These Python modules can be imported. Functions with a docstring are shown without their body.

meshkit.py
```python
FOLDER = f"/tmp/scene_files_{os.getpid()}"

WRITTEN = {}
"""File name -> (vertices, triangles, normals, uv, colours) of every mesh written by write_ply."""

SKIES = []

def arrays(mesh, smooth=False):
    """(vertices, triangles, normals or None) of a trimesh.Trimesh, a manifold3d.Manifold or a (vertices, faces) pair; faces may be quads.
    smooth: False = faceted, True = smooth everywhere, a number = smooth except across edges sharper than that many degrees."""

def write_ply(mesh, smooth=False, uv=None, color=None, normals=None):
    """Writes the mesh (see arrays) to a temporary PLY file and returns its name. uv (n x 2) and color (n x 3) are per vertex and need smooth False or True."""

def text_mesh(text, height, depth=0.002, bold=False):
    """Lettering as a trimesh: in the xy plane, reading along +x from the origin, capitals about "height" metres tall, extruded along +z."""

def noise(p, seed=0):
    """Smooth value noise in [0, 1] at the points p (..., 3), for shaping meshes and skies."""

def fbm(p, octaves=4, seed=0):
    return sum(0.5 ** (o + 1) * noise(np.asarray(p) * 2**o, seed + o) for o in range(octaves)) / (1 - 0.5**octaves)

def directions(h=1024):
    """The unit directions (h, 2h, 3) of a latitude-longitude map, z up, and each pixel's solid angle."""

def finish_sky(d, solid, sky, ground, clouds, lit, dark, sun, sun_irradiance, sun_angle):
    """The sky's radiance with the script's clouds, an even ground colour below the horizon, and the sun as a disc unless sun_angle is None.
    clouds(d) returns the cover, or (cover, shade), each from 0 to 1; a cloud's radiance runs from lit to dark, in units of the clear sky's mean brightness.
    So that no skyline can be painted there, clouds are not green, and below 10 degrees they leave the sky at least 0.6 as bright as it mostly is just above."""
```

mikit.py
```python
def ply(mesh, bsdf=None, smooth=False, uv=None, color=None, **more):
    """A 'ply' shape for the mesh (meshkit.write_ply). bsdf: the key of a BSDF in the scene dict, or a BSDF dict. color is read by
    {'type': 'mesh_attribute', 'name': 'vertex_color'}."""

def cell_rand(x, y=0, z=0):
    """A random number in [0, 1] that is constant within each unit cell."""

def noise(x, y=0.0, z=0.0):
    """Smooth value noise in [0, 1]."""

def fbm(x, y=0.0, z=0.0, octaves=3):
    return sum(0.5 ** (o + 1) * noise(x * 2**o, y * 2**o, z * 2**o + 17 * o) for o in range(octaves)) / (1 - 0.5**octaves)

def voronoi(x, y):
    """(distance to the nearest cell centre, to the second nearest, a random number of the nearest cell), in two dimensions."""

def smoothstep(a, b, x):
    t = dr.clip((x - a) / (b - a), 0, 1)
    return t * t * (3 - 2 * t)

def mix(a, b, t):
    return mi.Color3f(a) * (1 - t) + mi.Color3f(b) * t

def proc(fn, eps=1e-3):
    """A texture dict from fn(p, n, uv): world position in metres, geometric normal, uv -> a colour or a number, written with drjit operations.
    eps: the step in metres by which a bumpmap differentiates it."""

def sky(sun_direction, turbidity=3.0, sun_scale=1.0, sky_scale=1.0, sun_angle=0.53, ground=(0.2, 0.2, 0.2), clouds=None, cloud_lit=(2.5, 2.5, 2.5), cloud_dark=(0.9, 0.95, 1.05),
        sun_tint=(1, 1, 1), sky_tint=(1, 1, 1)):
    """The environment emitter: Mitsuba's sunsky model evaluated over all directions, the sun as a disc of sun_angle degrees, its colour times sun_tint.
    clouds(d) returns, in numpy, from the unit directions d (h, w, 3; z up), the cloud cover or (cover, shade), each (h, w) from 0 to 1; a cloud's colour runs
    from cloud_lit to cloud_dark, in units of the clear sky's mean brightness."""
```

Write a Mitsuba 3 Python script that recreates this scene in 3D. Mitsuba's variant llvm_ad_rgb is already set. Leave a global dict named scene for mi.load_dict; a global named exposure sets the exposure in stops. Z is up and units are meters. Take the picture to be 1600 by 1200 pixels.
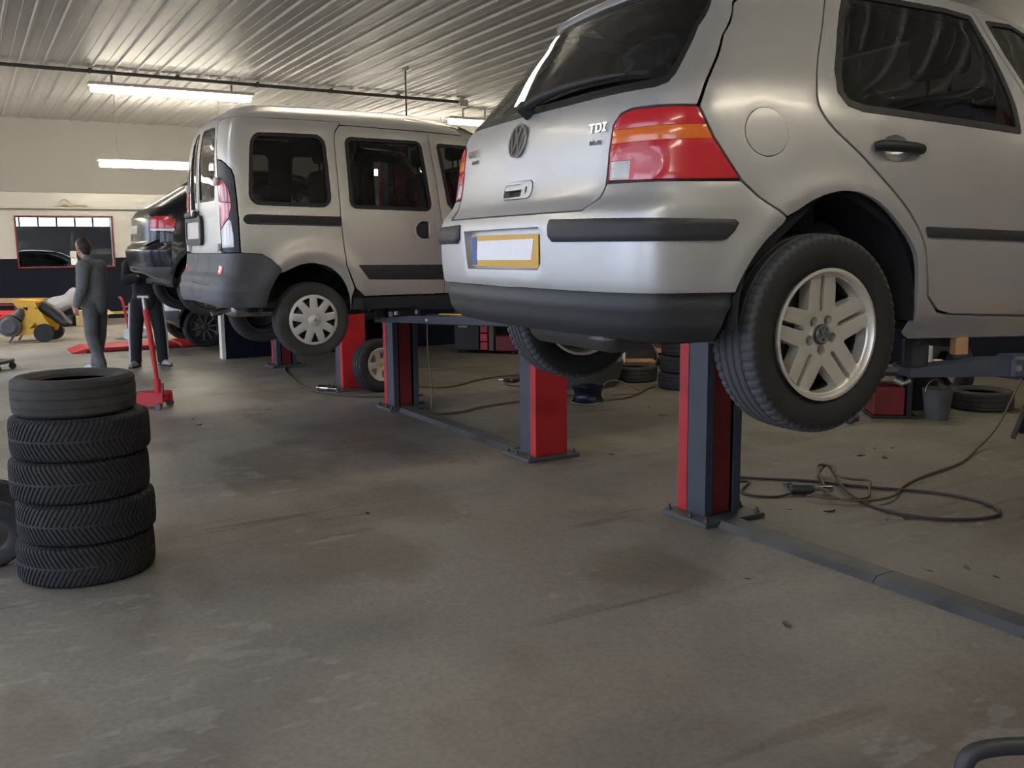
import math
import numpy as np
import trimesh
import manifold3d
import shapely
import shapely.affinity
from shapely.geometry import Polygon, Point, LineString, box as sbox
from shapely.ops import unary_union
from scipy.spatial import Delaunay
from scipy.interpolate import PchipInterpolator
import drjit as dr
import mitsuba as mi
import mikit, meshkit

# x runs along the row of lift posts' depth direction (the way the cars face), y along the row of lifts, z up
scene, labels = {}, {}
exposure = 0.1
T = mi.ScalarTransform4f
R_, U_, W_ = np.array([.863884, -.503600, -.009568]), np.array([.080892, .119965, .989477]), np.array([.497153, .855567, -.144373])
EYE = np.array([0, 0, 1.62])
scene['camera'] = {'type': 'perspective', 'fov': 57.24, 'fov_axis': 'x', 'near_clip': .05, 'far_clip': 500.,
                   'to_world': T().look_at(origin=EYE.tolist(), target=(EYE + W_).tolist(), up=U_.tolist())}
# daylight: a bright overcast sky beyond the open doors on the left and the neighbouring hall's strip window
scene['sky'] = mikit.sky([-.6, -.3, .55], turbidity=5, sun_scale=0.0, sky_scale=19.0, ground=(.3, .3, .3),
                         clouds=lambda d: (0 * d[..., 0] + 1, .5 + .5 * meshkit.fbm(d * 2.5, 3, 4)), cloud_lit=(1.9, 2.1, 2.5), cloud_dark=(1.2, 1.4, 1.8))
scene['sky']['sampling_weight'] = 9.0
LAMP = (14.5, 13.2, 10.4)


def E(key, d):
    scene[key] = d
    return key


# ---------------------------------------------------------------- materials
def mat(key, color, rough=.6, metallic=0., two=True, bump=None, **kw):
    c = color if isinstance(color, dict) else {'type': 'rgb', 'value': list(color)}
    b = {'type': 'principled', 'base_color': c, 'roughness': rough, 'metallic': metallic, **kw}
    if bump:
        b = {'type': 'bumpmap', 'arbitrary': bump[0], 'scale': bump[1], 'bsdf': b}
    scene[key] = {'type': 'twosided', 'bsdf': b} if two else b
    return key


fbm, noise, smooth, mix = mikit.fbm, mikit.noise, mikit.smoothstep, mikit.mix


def floor_color(p, n, uv):
    a = fbm(p.x * .55, p.y * .55, 1.0, 4)
    b = fbm(p.x * 1.7 + 9, p.y * 1.1, 5.0, 4)
    c = mix((.172, .155, .136), (.212, .194, .172), smooth(.3, .7, a))
    c = mix(c, (.115, .095, .073), .62 * smooth(.47, .70, b))
    c = mix(c, (.10, .096, .100), .55 * smooth(.52, .80, fbm(p.x * .7 + 30, p.y * 1.1, 8., 4)))
    # daylight pool from the doors painted pale on the open side, browner dirt under the lifts
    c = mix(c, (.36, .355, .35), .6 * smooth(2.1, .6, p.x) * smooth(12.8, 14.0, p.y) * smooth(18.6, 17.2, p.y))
    c = mix(c, (.115, .096, .066), .5 * smooth(3.0, 5.5, p.x))
    # scuffs dragged along the driving direction
    s = fbm(p.x * 1.3 + 3, p.y * 14.0, 2.0, 3) * fbm(p.x * .8, p.y * 2.5 + 7, 4.0, 2)
    c = mix(c, (.075, .06, .048), .45 * smooth(.42, .58, s))
    w = fbm(p.x * 7, p.y * 15, 3.0, 3) * fbm(p.x * 1.2 + 50, p.y * 1.2, 6.0, 2)
    c = mix(c, (.27, .26, .245), .35 * smooth(.46, .56, w))
    w2 = fbm(p.x * .9 + 5, p.y * 4.2, 11.0, 4)
    c = mix(c, (.18, .168, .15), .3 * smooth(.58, .74, w2))
    return c * (.90 + .2 * noise(p.x * 70, p.y * 70))


def dirty(base, dark, amount=.5, s=3.0):
    def fn(p, n, uv):
        return mix(base, dark, amount * smooth(.45, .8, fbm(p.x * s, p.y * s, p.z * s, 4)))
    return mikit.proc(fn)


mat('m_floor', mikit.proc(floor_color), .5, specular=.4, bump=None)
mat('m_ceiling', dirty((.37, .365, .36), (.29, .285, .28), .6, .7), .42, specular=.5)
mat('m_wall_upper', dirty((.31, .30, .28), (.27, .26, .245), .6, .5), .55)
mat('m_wall_cream', dirty((.50, .475, .435), (.42, .40, .37), .5, .8), .28, specular=.7)
mat('m_wall_navy', dirty((.009, .011, .02), (.014, .015, .02), .7, 1.2), .75, specular=.1)
mat('m_wall_dim', dirty((.30, .29, .27), (.2, .19, .18), .6, .6), .6)
mat('m_asphalt', (.12, .12, .125), .9)
mat('m_red', dirty((.42, .018, .022), (.22, .012, .014), .5, 5), .42)
mat('m_red_dark', dirty((.15, .010, .012), (.07, .01, .01), .6, 6), .5)
mat('m_red_bright', (.55, .03, .02), .4)
mat('m_navy', dirty((.044, .052, .070), (.028, .032, .042), .6, 7), .45)
mat('m_navy_grey', dirty((.070, .073, .078), (.04, .04, .042), .7, 6), .5)
mat('m_black', (.012, .012, .013), .55)
mat('m_black_matte', (.008, .008, .009), .9)
mat('m_plastic_dark', (.028, .029, .032), .5, specular=.4)
mat('m_plastic_grey', dirty((.075, .078, .085), (.05, .048, .045), .6, 6), .6)
mat('m_rubber', dirty((.021, .021, .024), (.040, .038, .035), .5, 9), .7, specular=.35)
mat('m_rubber_two_tone', {'type': 'mesh_attribute', 'name': 'vertex_color'}, .7, specular=.35)
mat('m_rubber_dusty', dirty((.045, .043, .041), (.085, .078, .068), .6, 7), .8, specular=.25)
mat('m_silver', (.56, .55, .54), .44, .68, clearcoat=1.0, clearcoat_gloss=.96, specular=.5)
mat('m_silver_van', (.60, .58, .53), .40, .58, clearcoat=1.0, clearcoat_gloss=.95, specular=.5)
mat('m_blackpaint', (.006, .007, .010), .22, 0., clearcoat=.6, clearcoat_gloss=.98, specular=.35)
mat('m_whitepaint', (.78, .78, .76), .3, clearcoat=1.0, clearcoat_gloss=.96)
mat('m_alloy', (.72, .68, .60), .38, .65)
mat('m_alloy_shade', (.30, .28, .25), .5, .6)
mat('m_trim_silver', (.60, .58, .53), .42, .35)
mat('m_chrome', (.75, .75, .75), .14, 1.0)
mat('m_steel', (.42, .41, .40), .35, .9)
mat('m_steel_dark', (.10, .095, .09), .5, .7)
mat('m_lamp_red', (.52, .012, .02), .16, clearcoat=1.0, specular=.6)
mat('m_lamp_deep', (.36, .008, .014), .16, clearcoat=1.0, specular=.6)
mat('m_lamp_amber', (.72, .14, .012), .16, clearcoat=1.0, specular=.6)
mat('m_lamp_pink', (.62, .13, .15), .16, clearcoat=1.0, specular=.6)
mat('m_lamp_clear', (.62, .60, .60), .14, clearcoat=1.0, specular=.6)
mat('m_plate_yellow', (.62, .36, .045), .45)
mat('m_plate_blue', (.03, .09, .32), .45)
mat('m_white', (.86, .86, .86), .6)
mat('m_offwhite', (.62, .60, .56), .6)
mat('m_yellow', dirty((.72, .40, .015), (.5, .27, .01), .5, 8), .4)
mat('m_yellow_pale', (.34, .28, .07), .5)
mat('m_wood', dirty((.36, .20, .09), (.26, .14, .06), .7, 14), .65)
mat('m_card', dirty((.34, .23, .12), (.26, .17, .09), .7, 9), .8)
mat('m_sack', (.34, .34, .35), .8)
mat('m_cream', (.62, .56, .42), .8)
mat('m_hose_brown', (.10, .062, .035), .55)
mat('m_hose_dark', (.045, .036, .032), .55)
mat('m_hose_yellow', (.15, .105, .045), .5)
mat('m_skin', (.46, .26, .19), .55)
mat('m_hair', (.035, .022, .016), .7)
mat('m_jacket', dirty((.15, .165, .165), (.10, .11, .11), .6, 9), .9)
mat('m_trousers', dirty((.12, .12, .125), (.08, .08, .085), .6, 9), .9)
mat('m_track', (.016, .018, .026), .8)
mat('m_trackstripe', (.62, .68, .80), .7)
mat('m_shoe', (.40, .42, .46), .6)
mat('m_green_grey', (.055, .062, .06), .6)
mat('m_orange', (.50, .13, .02), .6)
mat('m_seat', (.06, .06, .064), .9)
mat('m_blue_black', (.010, .012, .03), .3, .3)
for k_, t_ in (('m_glass', (.30, .33, .30)), ('m_glass_dark', (.27, .29, .27)), ('m_glass_black', (.10, .11, .10)), ('m_glass_clear', (.88, .9, .88))):
    scene[k_] = {'type': 'thindielectric', 'specular_transmittance': {'type': 'rgb', 'value': list(t_)}}


# ---------------------------------------------------------------- mesh helpers
def add(key, mesh, m, smooth=False, M=None, **kw):
    if M is not None:
        v, f = as_vf(mesh)
        v = v @ M[:3, :3].T + M[:3, 3]
        if np.linalg.det(M[:3, :3]) < 0:
            f = f[:, ::-1]
        mesh = (v, f)
    scene[key] = mikit.ply(mesh, m, smooth, **kw)
    return key


def as_vf(mesh):
    if hasattr(mesh, 'to_mesh'):
        q = mesh.to_mesh()
        return np.array(q.vert_properties[:, :3], float), np.array(q.tri_verts)
    if isinstance(mesh, (tuple, list)):
        return np.asarray(mesh[0], float), np.asarray(mesh[1], int)
    return np.array(mesh.vertices), np.array(mesh.faces)


def tag(key, label, cat, group=None):
    labels[key] = {'label': label, 'category': cat}
    if group:
        labels[key]['group'] = group
    return key


def structure(key, label=None):
    labels[key] = {'kind': 'structure'}
    if label:
        labels[key]['label'] = label


def num(base, i):
    return base if i == 0 else f'{base}_{i:03d}'


def frame(o=(0, 0, 0), rz=0., rx=0., ry=0.):
    def rot(a, i, j):
        m = np.eye(4)
        c, s = math.cos(math.radians(a)), math.sin(math.radians(a))
        m[i, i] = m[j, j] = c
        m[i, j], m[j, i] = -s, s
        return m
    m = rot(rz, 0, 1) @ rot(rx, 1, 2) @ rot(ry, 2, 0)
    m[:3, 3] = o
    return m


def basis(o, x, y, z):
    m = np.eye(4)
    m[:3, 0], m[:3, 1], m[:3, 2], m[:3, 3] = x, y, z, o
    return m


def cat(*ms):
    vs, fs, n = [], [], 0
    for m in ms:
        v, f = as_vf(m)
        vs.append(v)
        fs.append(f + n)
        n += len(v)
    return np.vstack(vs), np.vstack(fs)


def moved(m, M):
    v, f = as_vf(m)
    return v @ M[:3, :3].T + M[:3, 3], (f if np.linalg.det(M[:3, :3]) > 0 else f[:, ::-1])


def bx(x0, x1, y0, y1, z0, z1, r=0.0):
    """A box; r chamfers its edges."""
    if r <= 0:
        m = trimesh.creation.box(bounds=[[x0, y0, z0], [x1, y1, z1]])
        return np.array(m.vertices), np.array(m.faces)
    pts = []
    for X, sx in ((x0, 1), (x1, -1)):
        for Y, sy in ((y0, 1), (y1, -1)):
            for Z, sz in ((z0, 1), (z1, -1)):
                pts += [(X, Y + sy * r, Z + sz * r), (X + sx * r, Y, Z + sz * r), (X + sx * r, Y + sy * r, Z)]
    return as_vf(manifold3d.Manifold.hull_points(np.array(pts, float)))


def rbx(x0, x1, y0, y1, z0, z1, r):
    """A box with rounded edges."""
    s = manifold3d.Manifold.sphere(r, 16)
    ms = [s.translate((X, Y, Z)) for X in (x0 + r, x1 - r) for Y in (y0 + r, y1 - r) for Z in (z0 + r, z1 - r)]
    return as_vf(manifold3d.Manifold.batch_hull(ms))


def hullpts(pts):
    return as_vf(manifold3d.Manifold.hull_points(np.array(pts, float)))


def revolve(profile, n=48, a0=0., a1=360., closed=False):
    """profile: (r, z) pairs, turned about z."""
    p = np.array(profile, float)
    full = abs(a1 - a0) >= 359.9
    k = n if full else n + 1
    ang = np.radians(a0 + (a1 - a0) * np.arange(k) / n)
    v = np.stack([p[None, :, 0] * np.cos(ang)[:, None], p[None, :, 0] * np.sin(ang)[:, None], np.broadcast_to(p[None, :, 1], (k, len(p)))], -1).reshape(-1, 3)
    m = len(p)
    f = []
    jmax = m if closed else m - 1
    i, j = np.meshgrid(np.arange(n), np.arange(jmax), indexing='ij')
    i2, j2 = (i + 1) % k, (j + 1) % m
    q = np.stack([i * m + j, i2 * m + j, i2 * m + j2, i * m + j2], -1).reshape(-1, 4)
    f = np.vstack([q[:, [0, 1, 2]], q[:, [0, 2, 3]]])
    return v, f


def tube(pts, r, n=10, cap=True, resample=None):
    p = np.array(pts, float)
    if resample:
        t = np.r_[0, np.cumsum(np.linalg.norm(np.diff(p, axis=0), axis=1))]
        from scipy.interpolate import CubicSpline
        tt = np.linspace(0, t[-1], resample)
        p = CubicSpline(t, p)(tt)
        r = np.interp(tt, t, np.broadcast_to(np.asarray(r, float), t.shape))
    t = np.gradient(p, axis=0)
    t /= np.linalg.norm(t, axis=1, keepdims=True)
    a = np.zeros_like(p)
    ref = np.array([0, 0, 1.]) if abs(t[0, 2]) < .9 else np.array([1., 0, 0])
    a[0] = np.cross(t[0], ref)
    a[0] /= np.linalg.norm(a[0])
    for i in range(1, len(p)):
        q = a[i - 1] - t[i] * (a[i - 1] @ t[i])
        a[i] = q / np.linalg.norm(q)
    b = np.cross(t, a)
    r = np.broadcast_to(np.asarray(r, float), (len(p),))
    ang = np.arange(n) * 2 * np.pi / n
    v = (p[:, None] + r[:, None, None] * (np.cos(ang)[None, :, None] * a[:, None] + np.sin(ang)[None, :, None] * b[:, None])).reshape(-1, 3)
    i, j = np.meshgrid(np.arange(len(p) - 1), np.arange(n), indexing='ij')
    j2 = (j + 1) % n
    q = np.stack([i * n + j, i * n + j2, (i + 1) * n + j2, (i + 1) * n + j], -1).reshape(-1, 4)
    f = np.vstack([q[:, [0, 1, 2]], q[:, [0, 2, 3]]])
    if cap:
        k = len(v)
        v = np.vstack([v, p[:1], p[-1:]])
        jj = np.arange(n)
        f = np.vstack([f, np.stack([0 * jj + k, (jj + 1) % n, jj], 1), np.stack([0 * jj + k + 1, (len(p) - 1) * n + jj, (len(p) - 1) * n + (jj + 1) % n], 1)])
    return v, f


def extrude(poly, z0, z1):
    ms = []
    for g in getattr(poly, 'geoms', [poly]):
        m = trimesh.creation.extrude_polygon(g, z1 - z0, engine='earcut')
        ms.append((np.array(m.vertices) + [0, 0, z0], np.array(m.faces)))
    return cat(*ms)


def cyl(p0, p1, r, n=16, r1=None):
    p0, p1 = np.array(p0, float), np.array(p1, float)
    return tube([p0, p0 + (p1 - p0) * .5, p1], np.array([r, (r + (r1 or r)) / 2, r1 or r]), n)


def polygons(g):
    if hasattr(g, 'geoms'):
        return [q for x in g.geoms for q in polygons(x)]
    return [g] if g.geom_type == 'Polygon' and g.area > 1e-6 else []


def tri2d(poly, res):
    """Triangles over a polygon with points every res: (points, triangles, boundary loops)."""
    P, Tt, loops, base = [], [], [], 0
    for g in polygons(poly.buffer(0)):
        g = shapely.segmentize(shapely.geometry.polygon.orient(g, 1.0), res)
        g = max(polygons(g), key=lambda q: q.area)
        rings = [np.array(r.coords)[:-1] for r in [g.exterior, *g.interiors]]
        x0, y0, x1, y1 = g.bounds
        gx, gy = np.meshgrid(np.arange(x0, x1 + res, res), np.arange(y0, y1 + res, res * .9))
        gx = gx + (np.arange(gx.shape[0]) % 2)[:, None] * res / 2
        grid = np.stack([gx.ravel(), gy.ravel()], 1)
        inner = g.buffer(-.55 * res)
        grid = grid[shapely.contains_xy(inner, grid[:, 0], grid[:, 1])] if not inner.is_empty else grid[:0]
        pts = np.vstack([*rings, grid])
        rng = np.random.default_rng(1)
        t = Delaunay(pts + rng.normal(0, 1e-6, pts.shape)).simplices
        c = pts[t].mean(1)
        t = t[shapely.contains_xy(g, c[:, 0], c[:, 1])]
        a, b, d = pts[t[:, 0]], pts[t[:, 1]], pts[t[:, 2]]
        ar = (b[:, 0] - a[:, 0]) * (d[:, 1] - a[:, 1]) - (b[:, 1] - a[:, 1]) * (d[:, 0] - a[:, 0])
        t = np.where((ar < 0)[:, None], t[:, ::-1], t)[np.abs(ar) > 1e-10]
        k = 0
        for r in rings:
            loops.append(np.arange(len(r)) + k + base)
            k += len(r)
        P.append(pts)
        Tt.append(t + base)
        base += len(pts)
    return np.vstack(P), np.vstack(Tt), loops


def sheet(poly, res, fn, thick, bevel=.0015):
    """A plate over poly: fn(points, offset) places the flat points in space, the rim goes back by thick."""
    p, t, loops = tri2d(poly, res)
    off = np.zeros(len(p))
    for L in loops:
        off[L] = -bevel
    v = [fn(p, off)]
    f = [t]
    n = len(p)
    for L in loops:
        v += [fn(p[L], np.full(len(L), -bevel)), fn(p[L], np.full(len(L), -thick))]
        k = len(L)
        i = np.arange(k)
        j = (i + 1) % k
        a, b = n + i, n + k + i
        a2, b2 = n + j, n + k + j
        f += [np.stack([a, b2, a2], 1), np.stack([a, b, b2], 1)]
        n += 2 * k
    return np.vstack(v), np.vstack(f)


def plate(poly, res, zf, thick, M=None, bevel=.0015, back=False):
    """sheet() over the xy plane with height zf(x, y)."""
    m = sheet(poly, res, lambda p, o: np.stack([p[:, 0], p[:, 1], zf(p[:, 0], p[:, 1]) + o], 1), thick, bevel)
    return moved(m, M) if M is not None else m


def blob(bones, cell=.03, it=12):
    """A smooth body from bones (p0, r0, p1, r1)."""
    ms = []
    for p0, r0, p1, r1 in bones:
        ms.append(manifold3d.Manifold.batch_hull([manifold3d.Manifold.sphere(r0, 16).translate(tuple(map(float, p0))), manifold3d.Manifold.sphere(r1, 16).translate(tuple(map(float, p1)))]))
    m = manifold3d.Manifold.batch_boolean(ms, manifold3d.OpType.Add).refine_to_length(cell)
    v, f = as_vf(m)
    q = trimesh.Trimesh(v, f, process=True)
    trimesh.smoothing.filter_taubin(q, lamb=.5, nu=.52, iterations=it)
    return np.array(q.vertices), np.array(q.faces)


def curve(pts, n=40):
    """A smooth line through the points."""
    from scipy.interpolate import CubicSpline
    p = np.array(pts, float)
    t = np.r_[0, np.cumsum(np.linalg.norm(np.diff(p, axis=0), axis=1)**.7)]
    return [tuple(q) for q in CubicSpline(t, p)(np.linspace(0, t[-1], n))]


def ellipse(cx, cy, rx, ry, n=40):
    a = np.arange(n) * 2 * np.pi / n
    return Polygon(np.stack([cx + rx * np.cos(a), cy + ry * np.sin(a)], 1))


def rrect(x0, y0, x1, y1, r):
    return sbox(x0 + r, y0 + r, x1 - r, y1 - r).buffer(r, 8)


def rnd(poly, r):
    return poly.buffer(-r, 8).buffer(2 * r, 8).buffer(-r, 8)


# ---------------------------------------------------------------- the hall
X0, X1, Y0, Y1, ZC = -4.2, 10.8, -6.0, 24.6, 4.65
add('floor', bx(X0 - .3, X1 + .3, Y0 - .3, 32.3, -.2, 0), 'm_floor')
structure('floor', 'stained brown grey concrete workshop floor')
add('yard', bx(-60, X0 - .3, -60, 70, -.3, -.04), 'm_asphalt')
structure('yard', 'asphalt yard outside the open doors')


def wall_poly(key, poly, axis, at, th, m, label):
    """A wall from its elevation (along, z), set across axis 0 (x) or 1 (y) at 'at'..'at'+th."""
    v, f = extrude(poly, 0, th)
    v = np.stack([at + v[:, 2], v[:, 0], v[:, 1]], 1) if axis == 0 else np.stack([v[:, 0], at + th - v[:, 2], v[:, 1]], 1)
    add(key, (v, f), m)
    structure(key, label)


doors = [(-3.5, .3), (1.5, 5.5), (7.0, 11.0), (12.6, 16.6), (18.2, 21.8), (25.6, 30.6)]  # last opening added to bring daylight into the hall behind the window
wl = sbox(Y0 - .25, 0, 32, ZC).difference(unary_union([sbox(a, -.1, b, 3.9) for a, b in doors]))
wall_poly('wall_left', wl, 0, X0 - .25, .25, 'm_wall_dim', 'wall with open drive-in doors')
wall_poly('wall_right', sbox(Y0, 0, 32, ZC), 0, X1, .25, 'm_wall_dim', 'dim wall behind the lifts')
wall_poly('wall_back', sbox(X0, 0, X1, ZC), 1, Y0 - .25, .25, 'm_wall_dim', 'wall behind the viewer')
add('wall_right__dado', bx(X1 - .012, X1, Y0, Y1, 0, 1.5), 'm_wall_navy')
labels['wall_right__dado'] = {'label': 'dark navy painted lower wall'}
# far wall: painted masonry with the window opening, a lintel band, and grey cladding above it
WX0, WX1, WZ0, WZ1 = 1.17, 3.20, 1.27, 2.41
hole = sbox(WX0, WZ0, WX1, WZ1)
wall_poly('wall_far', sbox(X0, 0, X1, 2.64).difference(hole), 1, Y1, .22, 'm_wall_cream', 'cream far wall with an office window')
add('wall_far__lintel_band', bx(X0, X1, Y1 - .02, Y1 + .22, 2.64, 2.98, .008), 'm_wall_cream')
add('wall_far__ledge', bx(X0, X1, Y1 - .20, Y1 - .001, 2.60, 2.64, .008), 'm_wall_cream')
add('wall_far__upper_cladding', bx(X0, X1, Y1 + .02, Y1 + .22, 2.98, ZC), 'm_wall_upper')
nav = sbox(X0, 0, X1, 1.46).difference(sbox(WX0 - .035, WZ0 - .035, WX1 + .035, WZ1 + .035))
v_, f_ = extrude(nav, 0, .012)
add('wall_far__navy_dado', (np.stack([v_[:, 0], Y1 - v_[:, 2], v_[:, 1]], 1), f_), 'm_wall_navy')
labels['wall_far__navy_dado'] = {'label': 'dark navy painted lower half of the far wall'}
add('wall_far__yellow_line', bx(2.9, 9.5, Y1 - .03, Y1 - .012, .10, .17), 'm_yellow_pale')
# ceiling of ribbed sheets, each 1.05 m wide, ribs running along the hall
prof = []
for k in range(3):
    x = k * .35
    prof += [(x, 0), (x + .145, 0), (x + .15, -.008), (x + .165, -.008), (x + .17, 0), (x + .285, 0), (x + .30, -.032), (x + .325, -.032), (x + .34, 0)]
prof = np.array(prof + [(1.05, 0)])
n_ = len(prof)
v_ = np.vstack([np.stack([prof[:, 0], 0 * prof[:, 0] + y, prof[:, 1]], 1) for y in (Y0 - .25, Y1 + .05)] + [np.stack([prof[[0, -1], 0], [y, y], [.05, .05]], 1) for y in (Y0 - .25, Y1 + .05)])
f_ = [(i, n_ + i, n_ + i + 1) for i in range(n_ - 1)] + [(i, n_ + i + 1, i + 1) for i in range(n_ - 1)]
a_ = 2 * n_
f_ += [(a_, a_ + 1, a_ + 3), (a_, a_ + 3, a_ + 2), (0, a_, a_ + 2), (0, a_ + 2, n_), (n_ - 1, a_ + 3, a_ + 1), (n_ - 1, 2 * n_ - 1, a_ + 3)]
sheet_ply = mikit.ply((v_, np.array(f_)), 'm_ceiling')
for i in range(15):
    scene[num('ceiling__panel', i)] = {**sheet_ply, 'to_world': T().translate([X0 - .28 + i * 1.05, 0, ZC - .0 - .0012 * (i % 2)])}
structure('ceiling', 'ribbed grey metal sheet ceiling')
add('ceiling__roof_slab', bx(X0 - .5, X1 + .5, Y0 - .5, 32.3, ZC + .06, ZC + .2), 'm_wall_dim')
# neighbouring hall behind the window: strip of roof-light panes
wall_poly('wall_office', sbox(X0, 0, X1, ZC).difference(unary_union([sbox(-.9 + i * .5, 2.36, -.435 + i * .5, 2.80) for i in range(16)])), 1, 31.5, .2, 'm_wall_dim', 'dim wall with a strip of panes')
add('window_1__frame', cat(bx(WX0 - .035, WX1 + .035, Y1 - .05, Y1 + .03, WZ1, WZ1 + .035, .006), bx(WX0 - .035, WX1 + .035, Y1 - .05, Y1 + .03, WZ0 - .035, WZ0, .006),
    bx(WX0 - .035, WX0, Y1 - .05, Y1 + .03, WZ0, WZ1, .006), bx(WX1, WX1 + .035, Y1 - .05, Y1 + .03, WZ0, WZ1, .006)), 'm_red_dark')
add('window_1__pane', bx(WX0, WX1, Y1 + .005, Y1 + .006, WZ0, WZ1), 'm_glass_clear')
structure('window_1', 'office window in a dark red frame')
pane_ply = mikit.ply(bx(0, .465, 0, .001, 0, .44), 'm_glass_clear')
for i in range(16):
    scene[num('wall_office__pane', i)] = {**pane_ply, 'to_world': T().translate([-.9 + i * .5, 31.6, 2.36])}
add('window_notice', cat(bx(2.26, 2.40, Y1 - .002, Y1 + .004, 1.30, 1.46), ), 'm_white')
add('window_notice__upper_sheet', bx(2.25, 2.39, Y1 - .002, Y1 + .004, 1.47, 1.63), 'm_offwhite')
tag('window_notice', 'white paper notice stuck to the lower edge of the office window', 'notice')
add('partition_wall__panel', bx(3.32, X1, 14.22, 14.34, 0, 2.3), 'm_wall_navy')
add('partition_wall__end_post', bx(3.26, 3.32, 14.20, 14.36, 0, 2.3, .008), 'm_offwhite')
labels['partition_wall'] = {'kind': 'structure', 'label': 'dark navy partition behind the third lift'}
labels['partition_wall__end_post'] = {'label': 'white end post'}

# conduit and lamps
add('conduit__pipe', cyl((X0 + .02, 17.2, ZC - .085), (9.1, 17.65, ZC - .085), .03, 12), 'm_navy_grey')
add('conduit__junction_box', bx(9.05, 9.25, 17.58, 17.74, ZC - .17, ZC - .036, .01), 'm_offwhite')
for i, x in enumerate(np.arange(-3.5, 9, 1.4)):
    add(num('conduit__clip', i), bx(x - .02, x + .02, 17.2 + (x - X0) * .0338 - .06, 17.2 + (x - X0) * .0338 + .06, ZC - .12, ZC - .036), 'm_navy_grey')
tag('conduit', 'grey cable pipe running along the ribbed ceiling between the strip lamps', 'pipe')


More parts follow.
